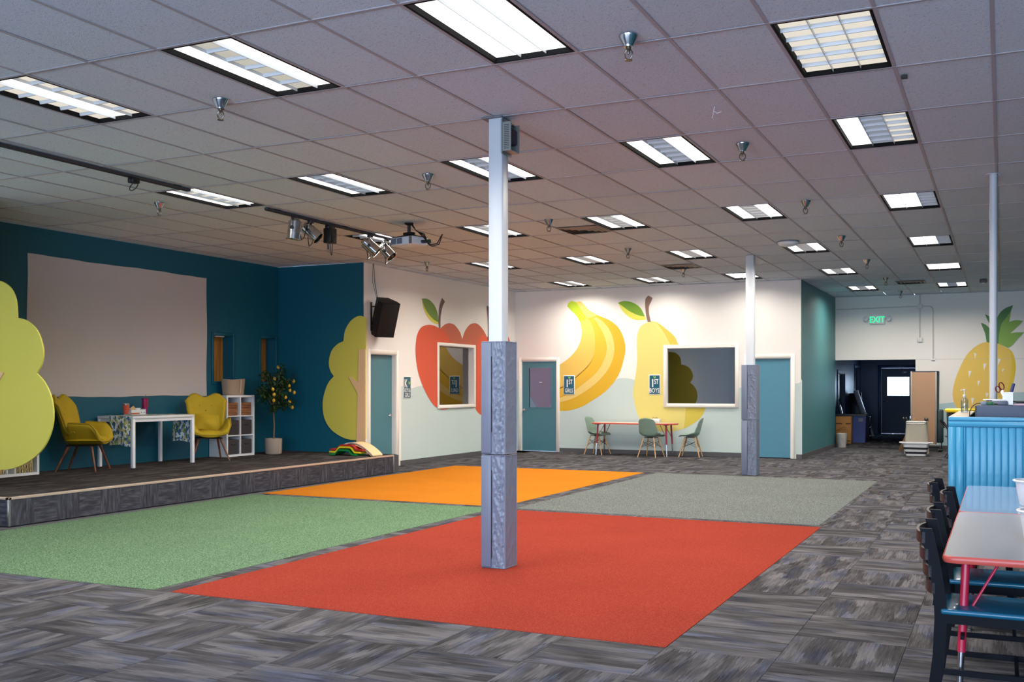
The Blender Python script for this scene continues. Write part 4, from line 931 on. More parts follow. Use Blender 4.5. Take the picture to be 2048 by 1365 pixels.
# ------------------------------------------------------------------ pillars with padded wraps
PAD = mat('grey_vinyl_pad', rgb(112, 122, 142), .34, var=.05, scale=6, bump=.22, bscale=14)
PAD_D = mat('grey_vinyl_flap', rgb(110, 120, 141), .38, var=.04, scale=6)
POST_W = mat('white_post_paint', rgb(200, 206, 213), .4, var=.02)
def vinyl(u, v, seed, amp):
    """wrinkle height of loose vinyl at u across, v along the pad"""
    w_ = 0.0
    for i in range(7):
        a = math.sin(seed + i * 2.1) * .9; f = 16 + 9 * i
        ph = seed * 3.1 + i * 1.7
        w_ += max(0, math.sin(f * (v + a * u) + ph + 1.2 * math.sin(5 * u + i))) ** 3 / (1.5 + .35 * i)
    return amp * (w_ - .5) * min(1, 6 * u) * min(1, 6 * (1 - u) + .15)
def pad(name, parent, s, z0, z1, seed, split):
    """one wrap: four faces, the front one loose and wrinkled beyond a vertical flap"""
    h = s / 2; b = MB(); H_ = z1 - z0
    def front(u, v):
        uu = max(0, (u - split) / (1 - split)); return (-h + s * u, -h - (vinyl(uu, v * H_, seed, .0085) if uu > 0 else 0), z0 + H_ * v)
    def right(u, v): return (h + vinyl(u, v * H_, seed + 3, .0042), -h + s * u, z0 + H_ * v)
    def back(u, v): return (h - s * u, h, z0 + H_ * v)
    def left(u, v): return (-h - vinyl(u, v * H_, seed + 5, .002), h - s * u, z0 + H_ * v)
    b.grid(front, 26, 150); b.grid(right, 14, 150); b.grid(back, 2, 2); b.grid(left, 10, 100)
    b.add([(-h, -h, z1), (h, -h, z1), (h, h, z1), (-h, h, z1)], [(0, 1, 2, 3)]).add([(-h, -h, z0), (h, -h, z0), (h, h, z0), (-h, h, z0)], [(3, 2, 1, 0)])
    o = b.build(name, PAD, parent)
    return o
def pillar(lab, loc, s, ps, off, split, gap):
    t_ = thing('padded_pillar', lab, 'pillar', loc, 0, 'padded white pillars')
    MB().rbox(-s / 2, -s / 2, .0, s / 2, s / 2, CEIL, .008, 2).build('post', POST_W, t_)
    for i, (z0, z1) in enumerate(((.004, .912), (.918, 1.825))):
        p = pad('pad', t_, ps, z0, z1, 1.3 + 2.7 * i + loc[1], split)
        p.location = (off[0], off[1], 0)
        h = ps / 2
        xs = -h + ps * split
        MB().rbox(-h - .003, -h - .012, z0 + .01, xs - .004, -h - .001, z1 - .01, .004, 2).build('velcro_flap', PAD_D, p)
        MB().box(xs - .004, -h - .004, z0 + .08 + .1 * i, xs + .001, -h - .0005, z1 - .12).build('flap_gap', BLACK, p)
        b = MB()
        for (a, c) in ((-h, -h), (h, -h), (h, h)): b.tube([(a, c, z0 + .003), (a, c, z1 - .003)], .004, 6)
        b.tube([(-h, -h, z1 - .004), (h, -h, z1 - .004), (h, h, z1 - .004)], .004, 6).tube([(-h, -h, z0 + .004), (h, -h, z0 + .004), (h, h, z0 + .004)], .004, 6)
        b.build('piping', PAD_D, p)
    return t_
pl1 = pillar('white pillar with grey pads standing on the red carpet field, nearest the camera', (-3.705, 7.52, 0), .122, .208, (.022, -.03), .43, .01)
pillar('white pillar with grey pads farther back on the grey carpet field', (-3.77, 17.1, 0), .13, .24, (.0, .0), .40, .01)
MB().box(-.11, -.10, CEIL - .006, .075, .08, CEIL).build('ceiling_collar', mat('collar_grey', rgb(120, 122, 132), .6), pl1)
t_ = thing('ceiling_speaker_box', 'small grey bracketed speaker box at the top of the near pillar', 'speaker', (-3.64, 7.52, 3.47))
STEEL = mat('zinc_bracket', rgb(150, 155, 152), .4, metal=.6, var=.06)
MB().box(0, -.09, -.13, .012, .09, .15).build('back_plate', STEEL, t_)
b = MB().box(.012, -.082, -.11, .085, -.074, .12).box(.012, .074, -.11, .085, .082, .12).box(.012, -.08, .11, .06, .08, .118).box(.012, -.08, -.112, .08, .08, -.104)
b.build('bracket', STEEL, t_)
b = MB()
for q in range(14): b.box(.026, -.0835, -.095 + q * .0145, .07, -.082, -.089 + q * .0145)
b.build('vent_slots', mat('slot_dark', rgb(70, 74, 76), .7), t_)
MB().rbox(.02, -.055, -.05, .075, .07, .08, .02, 3).build('speaker_driver', mat('speaker_dark', rgb(38, 38, 52), .6), t_)
b = MB()
for y in (-.03, .03): b.lathe([(.008, 0), (.008, .006), (0, .008)], 10, at(.062, y, .105) @ Matrix.Rotation(R(90), 4, 'Y'))
b.build('bolts', CHROME, t_)
t_ = thing('support_pole', 'thin round white support pole behind the blue counter', 'pole', (-.085, 11.64, 0))
MB().lathe([(.036, 0), (.036, CEIL)], 20).build('pole', POST_W, t_)
MB().lathe([(.07, CEIL - .006), (.07, CEIL)], 20).build('top_plate', POST_W, t_)
MB().lathe([(.08, .006), (.08, 0)], 20).build('base_plate', POST_W, t_)

# ------------------------------------------------------------------ wingback chairs
MUST = mat('mustard_velvet', rgb(182, 154, 14), .75, var=.10, scale=7, bump=.15, bscale=30)
WALN = wood_mat('walnut_leg', rgb(86, 44, 22), rgb(132, 72, 38), 30, 30, 4, .4)
def shell_surface(prof, width, curl, edge, n=28, m=36, thick=.06):
    """bent shell: prof(v) -> (y, z) centre line, width(v), curl(v) sideways wrap; returns a thick closed mesh"""
    def pt(u, v):
        y, z = prof(v); y2, z2 = prof(min(1, v + .01)); y1, z1 = prof(max(0, v - .01))
        t_ = Vector((0, y2 - y1, z2 - z1)).normalized(); nrm = Vector((0, -t_.z, t_.y))
        if nrm.z < 0 and abs(nrm.z) > .3: nrm = -nrm
        s = 2 * u - 1; a = abs(s)
        p = Vector((s * width(v), y, z)) + nrm * curl(v) * (a ** 2.6)
        p.z += edge(v, a)
        return p
    return pt
def thick_shell(pt, nu, nv, th):
    bm = bmesh.new()
    vs = [[bm.verts.new(pt(i / nu, j / nv)) for i in range(nu + 1)] for j in range(nv + 1)]
    for j in range(nv):
        for i in range(nu): bm.faces.new((vs[j][i], vs[j][i + 1], vs[j + 1][i + 1], vs[j + 1][i]))
    bmesh.ops.recalc_face_normals(bm, faces=bm.faces[:])
    c = bm.faces[len(bm.faces) // 3]
    me = bpy.data.meshes.new('s'); bm.to_mesh(me); bm.free()
    o = bpy.data.objects.new('s', me); col.objects.link(o)
    sm = o.modifiers.new('s', 'SOLIDIFY'); sm.thickness = th; sm.offset = 0
    if th > .02:
        bv = o.modifiers.new('b', 'SUBSURF'); bv.levels = 1; bv.render_levels = 1
    dg = bpy.context.evaluated_depsgraph_get()
    me2 = bpy.data.meshes.new_from_object(o.evaluated_get(dg))
    bpy.data.objects.remove(o); bpy.data.meshes.remove(me)
    me2.polygons.foreach_set('use_smooth', [True] * len(me2.polygons))
    return me2
def put_mesh(name, me, m, parent, loc=(0, 0, 0)):
    me.materials.clear(); me.materials.append(m); me.name = name
    o = bpy.data.objects.new(name, me); col.objects.link(o); o.parent = parent; o.location = loc; return o
def lerp_tab(tab):
    def f(v):
        for (a, x), (b_, y) in zip(tab, tab[1:]):
            if v <= b_:
                t = (v - a) / (b_ - a); t = t * t * (3 - 2 * t)
                if isinstance(x, tuple): return tuple(p + (q - p) * t for p, q in zip(x, y))
                return x + (y - x) * t
        return tab[-1][1]
    return f
def lin_tab(tab):
    def f(v):
        for (a, x), (b_, y) in zip(tab, tab[1:]):
            if v <= b_:
                t = (v - a) / (b_ - a); return tuple(p + (q - p) * t for p, q in zip(x, y))
        return tab[-1][1]
    return f
# local frame: the chair faces -y
wprof = lin_tab([(0, (-.36, .405)), (.10, (-.33, .40)), (.40, (.10, .375)), (.47, (.18, .40)), (.54, (.215, .47)), (.75, (.285, .76)), (1, (.36, 1.02))])
wwid = lerp_tab([(0, .27), (.10, .32), (.35, .345), (.5, .31), (.62, .28), (.8, .315), (.94, .335), (1, .30)])
wcurl = lerp_tab([(0, .03), (.07, .13), (.17, .265), (.38, .29), (.5, .23), (.62, .12), (.8, .11), (1, .07)])
def wedge(v, a):
    t = max(0, (v - .86) / .14)
    return t * (.055 * math.sin(min(1, a) * PI * .9) ** 2 - .03 + .0 * a - .05 * max(0, a - .8) / .2)
wing_me = thick_shell(shell_surface(wprof, wwid, wcurl, wedge), 22, 30, .062)
def make_wingback():
    t_ = thing('wingback_armchair', '', 'armchair', group='mustard wingback armchairs')
    put_mesh('shell', wing_me, MUST, t_)
    MB().grid(lambda u, v: (.29 * (2 * u - 1) * (1 - .12 * v), -.35 + .50 * v, .425 + .055 * (1 - abs(2 * u - 1) ** 4) * (1 - abs(2 * v - 1) ** 6)), 16, 16).build('seat_cushion', MUST, t_)
    b = MB()
    for x, z in ((-.10, .86), (.10, .86), (0, .78), (-.13, .70), (.13, .70), (0, .63)):
        y = wprof(.5 + .5 * (z - .43) / .59)[0]
        b.lathe([(0, .012), (.012, .008), (.016, 0)], 10, at(x, y - .034, z) @ Matrix.Rotation(R(75), 4, 'X'))
    b.build('tufting_button', mat('mustard_button', rgb(140, 114, 10), .8), t_)
    b = MB()
    pt = shell_surface(wprof, wwid, lambda v: wcurl(v) + .0, wedge)
    for s in (0, 1): b.tube([pt(s, j / 30) for j in range(31)], .012, 6)
    b.tube([pt(i / 22, 1) for i in range(23)], .012, 6).tube([pt(i / 22, 0) for i in range(23)], .012, 6)
    b.build('welting', mat('mustard_welt', rgb(160, 134, 10), .75, var=.06), t_)
    MB().rbox(-.20, -.24, .345, .20, .16, .365, .005, 1).build('seat_base', BLACK, t_)
    for sx in (-1, 1):
        for (y0, y1) in ((-.20, -.31), (.12, .29)):
            MB().tube([(sx * .17, y0, .36), (sx * .30 if y0 < 0 else sx * .25, y1, 0)], [.021, .013], 10).build('leg', WALN, t_)
    return t_
wc1 = make_wingback(); wc1.location = (-11.49, 10.29, ZS); wc1.rotation_euler = (0, 0, R(90 + 28))
wc1['label'] = 'mustard velvet wingback chair left of the white table, next to the cut tree'
wc1.scale = (.95, .93, 1.0)
wc2 = copy_tree(wc1); wc2.location = (-11.35, 12.64, ZS); wc2.rotation_euler = (0, 0, R(50))
wc2['label'] = 'mustard velvet wingback chair right of the white table, in front of the cube shelf'
LUMB = MB().grid(lambda u, v: (.24 * (2 * u - 1), .10 + .10 * v + .05 * math.sin(PI * u) * math.sin(PI * v) * -1.3 - .01 * math.sin(9 * u + 5 * v), .47 + .25 * v + .015 * math.sin(6 * u)), 20, 14)
LUMB.build('lumbar_cushion', MUST, wc2)

# ------------------------------------------------------------------ stage table, runner, drinks
WLAM = mat('white_table_lacquer', rgb(226, 228, 232), .35, var=.02)
t_ = thing('white_table', 'square legged white table between the two mustard chairs', 'table', (-11.525, 11.53, ZS))
MB().rbox(-.35, -.62, .70, .35, .62, .74, .004, 1).build('tabletop', WLAM, t_)
MB().box(-.335, -.605, .655, .335, .605, .70).build('apron', WLAM, t_)
for sx in (-1, 1):
    for sy in (-1, 1): MB().rbox(sx * .325 - .025, sy * .595 - .025, 0, sx * .325 + .025, sy * .595 + .025, .70, .004, 1).build('leg', WLAM, t_)
CLOTH = leafy_cloth_mat()
b = MB()
def runner(u, v):
    x = -11.42 + .20 * (2 * u - 1); s = -1.05 + 2.10 * v
    w_ = .012 * math.sin(7 * u + 4 * s)
    if abs(s) <= .625: return (x, 11.53 + s, ZS + .743 + .001 * math.sin(9 * u + 3 * s))
    d = abs(s) - .625; sg = 1 if s > 0 else -1
    return (x + .02 * d * math.sin(5 * u) + (.06 * d if sg < 0 else -.03 * d), 11.53 + sg * (.632 + w_ * min(1, d * 8) + .02 * d), ZS + .743 - d + .012 * math.sin(5 * u) * min(1, d * 4))
tag(b.grid(runner, 16, 70).build('table_runner', CLOTH), 'leaf printed table runner hanging over both ends of the white table', 'table runner')
def tumbler(lab, loc, m, h, r0, r1, lidm):
    t_ = thing('tumbler', lab, 'cup', loc)
    MB().lathe([(0, 0), (r0 * .92, 0), (r0, .01), (r0, h * .35), (r1, h * .5), (r1, h), (r1 - .004, h), (r1 - .005, h - .02), (0, h - .02)], 24).build('body', m, t_)
    MB().lathe([(r1 + .002, h - .012), (r1 + .003, h + .006), (r1 * .8, h + .014), (0, h + .014)], 24).build('lid', lidm, t_)
    MB().lathe([(r0 * .97, 0), (r0 + .001, .0), (r0 + .002, .016)], 24).build('base_ring', CHROME, t_)
    return t_
ZT = ZS + .7445
tumbler('coral red steel tumbler on the white stage table', (-11.63, 11.22, ZT), mat('coral_enamel', rgb(206, 86, 66), .35), .16, .034, .046, CHROME)
k_ = tumbler('tall magenta tumbler with a straw behind the card box', (-11.72, 11.68, ZT), mat('magenta_enamel', rgb(150, 28, 84), .35), .235, .036, .046, mat('magenta_lid', rgb(120, 20, 70), .4))
MB().tube([(.01, 0, .24), (.015, .0, .30)], .004, 6).build('straw', mat('magenta_straw', rgb(140, 40, 90), .4), k_)
t_ = thing('card_caddy', 'white box of cards with an orange stripe on the white stage table', 'box', (-11.66, 11.44, ZT), R(84))
MB().box(-.13, -.06, 0, .13, .06, .004).box(-.13, -.06, 0, .13, -.055, .075).box(-.13, .055, 0, .13, .06, .10).box(-.13, -.06, 0, -.125, .06, .085).box(.125, -.06, 0, .13, .06, .085).build('tray', WHITE_PL, t_)
MB().box(-.13, -.0615, .01, .02, -.06, .03).build('orange_stripe', mat('stripe_orange', rgb(196, 92, 40), .6), t_)
b = MB()
for x in (.05, .10): b.lathe([(0, 0), (.008, 0)], 10, at(x, -.0612, .035) @ Matrix.Rotation(R(90), 4, 'X'))
b.build('dots', BLACK, t_)
for q in range(5):
    c = [(206, 170, 120), (190, 120, 80), (222, 206, 180), (170, 110, 70), (214, 186, 120)][q]
    MB().box(-.06, -.004, 0, .05, .0, .09, at(-.05 + q * .012, -.03 + q * .016, .03) @ Matrix.Rotation(R(-38 + q * 3), 4, 'Y') @ Matrix.Rotation(R(-12), 4, 'X')).build('card', mat('card_%s' % 'abcde'[q], rgb(*c), .6, var=.25, scale=60), t_)
MB().box(.0, -.02, 0, .11, -.015, .07, at(-.02, 0, .03) @ Matrix.Rotation(R(20), 4, 'Y')).build('card', SIGN_W, t_)

# ------------------------------------------------------------------ cube shelves
def cube_shelf(lab, loc, rz, nx, nz, c=.335, t=.018, d=.38):
    t_ = thing('cube_shelf', lab, 'shelf', loc, rz, 'white cube shelves on the stage')
    W_, H_ = nx * c + (nx - 1) * t, nz * c + (nz - 1) * t
    o = .035
    MB().box(-o, 0, 0, W_ + o, d, o).box(-o, 0, o + H_, W_ + o, d, 2 * o + H_).box(-o, 0, o, 0, d, o + H_).box(W_, 0, o, W_ + o, d, o + H_).build('carcass', WLAM, t_)
    for i in range(1, nx): MB().box(i * (c + t) - t, 0.001, o, i * (c + t), d, o + H_).build('divider', WLAM, t_)
    for k in range(1, nz): MB().box(0, 0.002, o + k * (c + t) - t, W_, d, o + k * (c + t)).build('shelf_board', WLAM, t_)
    return t_, c, t, o
# local -y is the open front; turned so that it looks along +x
SH = lambda lx, ly, base: (base[0] - ly, base[1] + lx, 0)
base = (-11.535, 13.32, ZS)
cs, c, t, o = cube_shelf('white cube shelf with six cells beside the potted lemon tree', base, R(90), 2, 3, .305, .018, .37)
SLATW = wood_mat('cedar_slat', rgb(110, 66, 40), rgb(160, 108, 70), 3, 3, 40, .6)
FELT = mat('charcoal_felt', rgb(60, 56, 58), .95, var=.1, scale=30)
def wooden_crate(lab, loc, w_, d_, h_):
    t_ = thing('wooden_crate', lab, 'crate', loc, R(90), 'wooden crates in the cube shelf')
    n = 5
    for q in range(n):
        for y0, y1 in ((0, .012), (d_ - .012, d_)):
            MB().box(0, y0, q * h_ / n + .002, w_, y1, (q + 1) * h_ / n - .002).build('slat', SLATW, t_)
    MB().box(0, .012, 0, .012, d_ - .012, h_).box(w_ - .012, .012, 0, w_, d_ - .012, h_).box(.012, .012, 0, w_ - .012, d_ - .012, .01).build('crate_body', SLATW, t_)
def felt_bin(lab, loc, w_, d_, h_):
    t_ = thing('felt_bin', lab, 'bin', loc, R(90), 'charcoal felt bins in the cube shelf')
    MB().rbox(0, 0, 0, w_, d_, h_, .012, 2).build('bin_body', FELT, t_)
    pts = [(w_ / 2 + .05 * math.cos(a), .0, h_ * .72 - .018 * math.sin(a)) for a in [PI * i / 10 for i in range(11)]]
    MB().tube(pts, .007, 6).build('handle', mat('felt_handle', rgb(30, 28, 30), .9), t_)
for i in range(2):
    x = i * (c + t)
    wooden_crate('%s cedar slat crate in the top row of the cube shelf' % ('left' if i == 0 else 'right'), SH(x + .02, .03, base)[:2] + (ZS + o + 2 * (c + t) + .001,), c - .04 if i else c - .055, .30, .215)
    for k in range(2):
        felt_bin('charcoal felt bin, %s, %s of the cube shelf' % ('left side' if i == 0 else 'right side', 'bottom row' if k == 0 else 'middle row'), SH(x + .008, .02, base)[:2] + (ZS + o + k * (c + t) + .001,), c - .016, .32, .245)
base2 = (-11.52, 8.23, ZS)
cs2, c2, t2, o2 = cube_shelf('white cube shelf at the left, mostly hidden behind the flat tree', base2, R(90), 4, 2, .325, .018, .37)
PBOX = print_box_mat()
def print_box(lab, loc, w_, d_, h_):
    t_ = thing('print_box', lab, 'box', loc, R(90), 'patterned boxes in the left cube shelf')
    MB().rbox(0, 0, 0, w_, d_, h_, .008, 1).build('box_body', PBOX, t_)
    MB().rbox(-.004, -.004, h_ - .03, w_ + .004, d_, h_ + .004, .004, 1).build('box_lid', PBOX, t_)
print_box('taller patterned box in the right cell of the left cube shelf', SH(3 * (c2 + t2) + .02, .03, base2)[:2] + (ZS + o2 + .001,), .27, .28, .21)
print_box('patterned box in the cell left of the taller patterned box', SH(2 * (c2 + t2) + .01, .03, base2)[:2] + (ZS + o2 + .001,), .20, .28, .10)
t_ = thing('clip_stand', 'small white clip shaped stand beside the low patterned box', 'stand', SH(2 * (c2 + t2) + .24, .05, base2)[:2] + (ZS + o2 + .001,), R(90))
MB().rbox(-.03, 0, 0, -.015, .04, .10, .004, 1).rbox(-.03, 0, .088, .02, .04, .10, .004, 1).rbox(.008, 0, .05, .02, .04, .09, .004, 1).rbox(.012, 0, 0, .028, .04, .05, .004, 1).build('stand', WHITE_PL, t_)
# felt basket with a leather strap on the cube shelf
TAN = mat('tan_felt', rgb(158, 138, 118), .95, var=.06, scale=20)
t_ = thing('felt_basket', 'rounded tan felt basket on top of the white cube shelf', 'basket', (-11.72, 13.66, ZS + 1.025))
def bk(r_):
    def f(u, v):
        a = 2 * PI * u; rr = r_ * (.88 + .12 * v)
        return (.14 * math.copysign(abs(math.cos(a)) ** .7, math.cos(a)) * rr, .22 * math.copysign(abs(math.sin(a)) ** .7, math.sin(a)) * rr, .265 * v * (1 + .03 * math.sin(2 * a)))
    return f
MB().grid(bk(1.0), 40, 10).grid(bk(.94), 40, 10, flip=True).add([tuple(bk(1.0)(i / 40, 0)) for i in range(40)], [tuple(range(40))]).build('basket_body', TAN, t_)
MB().tube([(.132, .02, .03), (.142, .02, .12), (.15, .02, .25), (.12, .02, .262)], .011, 6).build('strap', mat('tan_strap', rgb(190, 172, 150), .6), t_)

# ------------------------------------------------------------------ lemon tree in a felt pot
t_ = thing('potted_lemon_tree', 'potted lemon tree with yellow fruit in the dark stage corner', 'plant', (-11.38, 14.30, ZS))
POTM = mat('sand_felt_pot', rgb(168, 152, 136), .9, var=.05, scale=20)
b = MB().lathe([(0, 0), (.125, 0), (.142, .02), (.145, .24), (.148, .27), (.138, .27), (.134, .22), (0, .22)], 28)
b.build('pot', POTM, t_)
MB().tube([(.146, -.02, .02), (.150, -.02, .13), (.152, -.02, .26)], .009, 6).build('pot_strap', mat('pot_strap', rgb(196, 180, 160), .6), t_)
MB().lathe([(.134, .225), (0, .235)], 20).build('soil', mat('potting_soil', rgb(52, 42, 34), 1.0, var=.3, scale=60), t_)
BARK = mat('pale_bark', rgb(120, 100, 78), .9, var=.15, scale=30)
r5 = random.Random(21)
b = MB().tube([(0, 0, .22), (.01, .005, .5), (-.005, 0, .72), (0, .005, .92)], [.014, .012, .012, .011], 8)
tips = []
for q in range(17):
    a = r5.uniform(0, 2 * PI); rr = r5.uniform(.16, .40); z1 = r5.uniform(.80, 1.42)
    if q == 0: a, rr, z1 = PI / 2, .46, 1.28
    if q == 1: a, rr, z1 = PI / 2 + .2, .44, .86
    if q == 2: a, rr, z1 = -PI / 2, .40, 1.1
    if q == 3: a, rr, z1 = .6, .16, 1.52
    zs = r5.uniform(.72, .95)
    mid = (rr * .45 * math.cos(a), rr * .45 * math.sin(a), zs + (z1 - zs) * .62)
    tip = (rr * math.cos(a), rr * math.sin(a), z1)
    b.tube([(0, 0, zs), mid, tip], [.008, .006, .003], 5); tips.append((Vector((0, 0, zs)), Vector(mid), Vector(tip)))
b.build('trunk', BARK, t_)
LEAFM = mat('lemon_leaf', rgb(44, 70, 34), .45, var=.3, scale=40)
lf = MB().add([(0, 0, 0), (.018, .03, .004), (.022, .06, .002), (0, .105, -.006), (-.022, .06, .002), (-.018, .03, .004), (0, .05, -.004)], [(0, 1, 6), (1, 2, 6), (2, 3, 6), (3, 4, 6), (4, 5, 6), (5, 0, 6)], True)
lf_me = lf.mesh('leaf', LEAFM)
for q in range(280):
    s0, md, tp = tips[q % len(tips)]
    f_ = r5.uniform(.30, 1.05)
    p = (s0.lerp(md, f_ * 2) if f_ < .5 else md.lerp(tp, f_ * 2 - 1)) + Vector((r5.gauss(0, .028), r5.gauss(0, .028), r5.gauss(0, .028)))
    o_ = bpy.data.objects.new('leaf', lf_me); col.objects.link(o_); o_.parent = t_
    o_.location = p; o_.rotation_euler = (r5.uniform(-1.0, .5), r5.uniform(-.7, .7), r5.uniform(0, 2 * PI)); k_ = r5.uniform(.75, 1.25); o_.scale = (k_, k_, k_)
b = MB()
for q in range(700):
    s0, md, tp = tips[(q * 7) % len(tips)]
    f_ = r5.uniform(.25, 1.0)
    p = (s0.lerp(md, f_ * 2) if f_ < .5 else md.lerp(tp, f_ * 2 - 1)) + Vector((r5.gauss(0, .045), r5.gauss(0, .045), r5.gauss(0, .04)))
    k_ = r5.uniform(.55, 1.0)
    M = Matrix.Translation(p) @ Matrix.Rotation(r5.uniform(0, 2 * PI), 4, 'Z') @ Matrix.Rotation(r5.uniform(-1, .5), 4, 'X') @ Matrix.Scale(k_, 4)
    b.add(lf.v, lf.f, True, M)
o_ = b.build('inner_leaves', LEAFM, t_); o_['kind'] = 'stuff'
LEMON = mat('lemon_skin', rgb(226, 176, 44), .45, var=.08, scale=30, bump=.2, bscale=90)
lem_me = MB().lathe([(0, -.036), (.008, -.032), (.022, -.018), (.027, 0), (.022, .018), (.008, .032), (0, .037)], 14).mesh('lemon', LEMON)
for (dx, dy, z) in ((.02, .10, 1.50), (.12, .40, 1.26), (.16, .22, 1.18), (.14, .27, 1.10), (.15, .38, 1.06), (.14, .26, .90), (.12, .36, .80), (.16, -.22, 1.12), (.2, -.24, 1.03), (.18, -.22, .93), (.1, -.1, 1.30), (.24, .02, .98)):
    o_ = bpy.data.objects.new('lemon', lem_me); col.objects.link(o_); o_.parent = t_; o_.location = (dx, dy, z); o_.rotation_euler = (r5.uniform(-.5, .5), r5.uniform(-.5, .5), 0)

# ------------------------------------------------------------------ bent boards at the stage end
PLY = mat('maple_ply', rgb(232, 200, 150), .5, var=.05, scale=6)
PLYE = mat('grey_ply_edge', rgb(196, 190, 186), .6)
def arch(b, x0, x1, h, y0, y1, th, n=24, foot=0.0, base=0.0):
    """curved board: a bow from x0 to x1, h high, th thick"""
    def bow(t, o_):
        x = x0 + (x1 - x0) * t; s = math.sin(PI * t)
        return x, base + h * s ** .9 + o_
    top = [bow(i / n, th) for i in range(n + 1)]; bot = [bow(i / n, 0) for i in range(n + 1)]
    k = len(top); vs = []
    for y in (y0, y1): vs += [(x, y, z) for x, z in top] + [(x, y, z) for x, z in bot]
    fs = []
    for i in range(n):
        fs += [(i, i + 1, 2 * k + i + 1, 2 * k + i), (k + i, 3 * k + i, 3 * k + i + 1, k + i + 1), (i, k + i, k + i + 1, i + 1), (2 * k + i, 2 * k + i + 1, 3 * k + i + 1, 3 * k + i)]
    fs += [(0, 2 * k, 3 * k, k), (k - 1, 2 * k - 1, 4 * k - 1, 3 * k - 1)]
    return b.add(vs, fs, True)
t_ = thing('balance_board', 'curved maple balance board at the far end of the stage, by the door', 'balance board', (-9.90, 14.50, ZS))
arch(MB(), -.42, .42, .205, 0, .30, .018, base=.002).build('board', PLY, t_)
arch(MB(), -.42, .42, .205, -.004, .0, .018, base=.002).build('board_edge', PLYE, t_)
arch(MB(), -.385, .385, .178, 0, .30, .012, base=.002).build('inner_board', PLY, t_)
for nm, cc, z, yy, x0, x1, h in (('green', (20, 130, 60), .004, -.09, -.37, .20, .075), ('yellow', (226, 204, 40), .045, -.085, -.37, .26, .085), ('red', (170, 44, 34), .085, -.08, -.36, .30, .075)):
    t_ = thing('stepping_arch', '%s plastic stepping arch nested under the maple balance board' % nm, 'toy', (-9.93, 14.50, ZS + z), 0, 'nested plastic stepping arches')
    m_ = mat('toy_' + nm, rgb(*cc), .4)
    b = MB(); n = 20
    w_ = x1 - x0
    def prof(t):
        x = x0 + w_ * t
        f = min(1, max(0, (t - .18) / .16)) * min(1, max(0, (.82 - t) / .16)); f = f * f * (3 - 2 * f)
        return x, h * f + .0 * t
    arch_v = [prof(i / n) for i in range(n + 1)]
    vs = []
    for y in (yy, yy + .26): vs += [(x, y, z_ + .03) for x, z_ in arch_v] + [(x, y, z_) for x, z_ in arch_v]
    k = n + 1; fs = []
    for i in range(n):
        fs += [(i, i + 1, 2 * k + i + 1, 2 * k + i), (k + i, 3 * k + i, 3 * k + i + 1, k + i + 1), (i, k + i, k + i + 1, i + 1), (2 * k + i, 2 * k + i + 1, 3 * k + i + 1, 3 * k + i)]
    fs += [(0, 2 * k, 3 * k, k), (k - 1, 2 * k - 1, 4 * k - 1, 3 * k - 1)]
    b.add(vs, fs, True).build('arch_body', m_, t_)
    MB().rbox(x0 + .005, yy - .006, .004, x0 + .10, yy + .02, .026, .006, 2).rbox(x1 - .10, yy - .006, .004, x1 - .005, yy + .02, .026, .006, 2).build('foot_rim', m_, t_)

# ------------------------------------------------------------------ loudspeaker on the apple wall
t_ = thing('wall_loudspeaker', 'black loudspeaker tilted down on a bracket on the apple wall', 'speaker', (XA + .01, 15.40, 2.69))
piv = Matrix.Translation((.20, .05, 0)) @ Matrix.Rotation(R(62), 4, 'Z') @ Matrix.Rotation(R(22), 4, 'X')
b = MB(); w_, h_, d_ = .185, .315, .17
b.prism([(-w_, -d_), (w_, -d_), (w_, -.03), (w_ * .62, d_), (-w_ * .62, d_), (-w_, -.03)], -h_, h_, piv)
b.build('cabinet', mat('speaker_cabinet_black', rgb(12, 12, 15), .6, var=.1, spec=.3), t_)
MB().rbox(-w_ + .012, -d_ - .012, -h_ + .012, w_ - .012, -d_ + .002, h_ - .012, .008, 2, piv).build('grille', mat('speaker_grille', rgb(16, 16, 17), .8, var=.2, scale=400), t_)
MB().lathe([(0, 0), (.02, 0), (.02, -.004), (0, -.004)], 14, piv @ at(.03, -d_ - .010, -h_ + .075) @ Matrix.Scale(.55, 4, (0, 0, 1)) @ Matrix.Rotation(R(90), 4, 'X')).build('badge', CHROME, t_)
MB().box(0, -.06, -.24, .012, -.02, .27).box(0, -.055, .18, .10, -.035, .20).box(0, -.055, -.16, .10, -.035, -.14).tube([(.05, -.04, .19), (.12, .0, .19)], .012, 6).tube([(.05, -.04, -.15), (.14, .0, -.12)], .012, 6).build('wall_bracket', BLACKM, t_)
MB().tube([(.10, .03, .30), (.05, .01, .60), (.04, -.02, CEIL - 2.69)], .006, 6).tube([(.11, -.0, .28), (.04, -.05, .62), (.035, -.03, CEIL - 2.69)], .004, 6).build('cable', BLACK, t_)

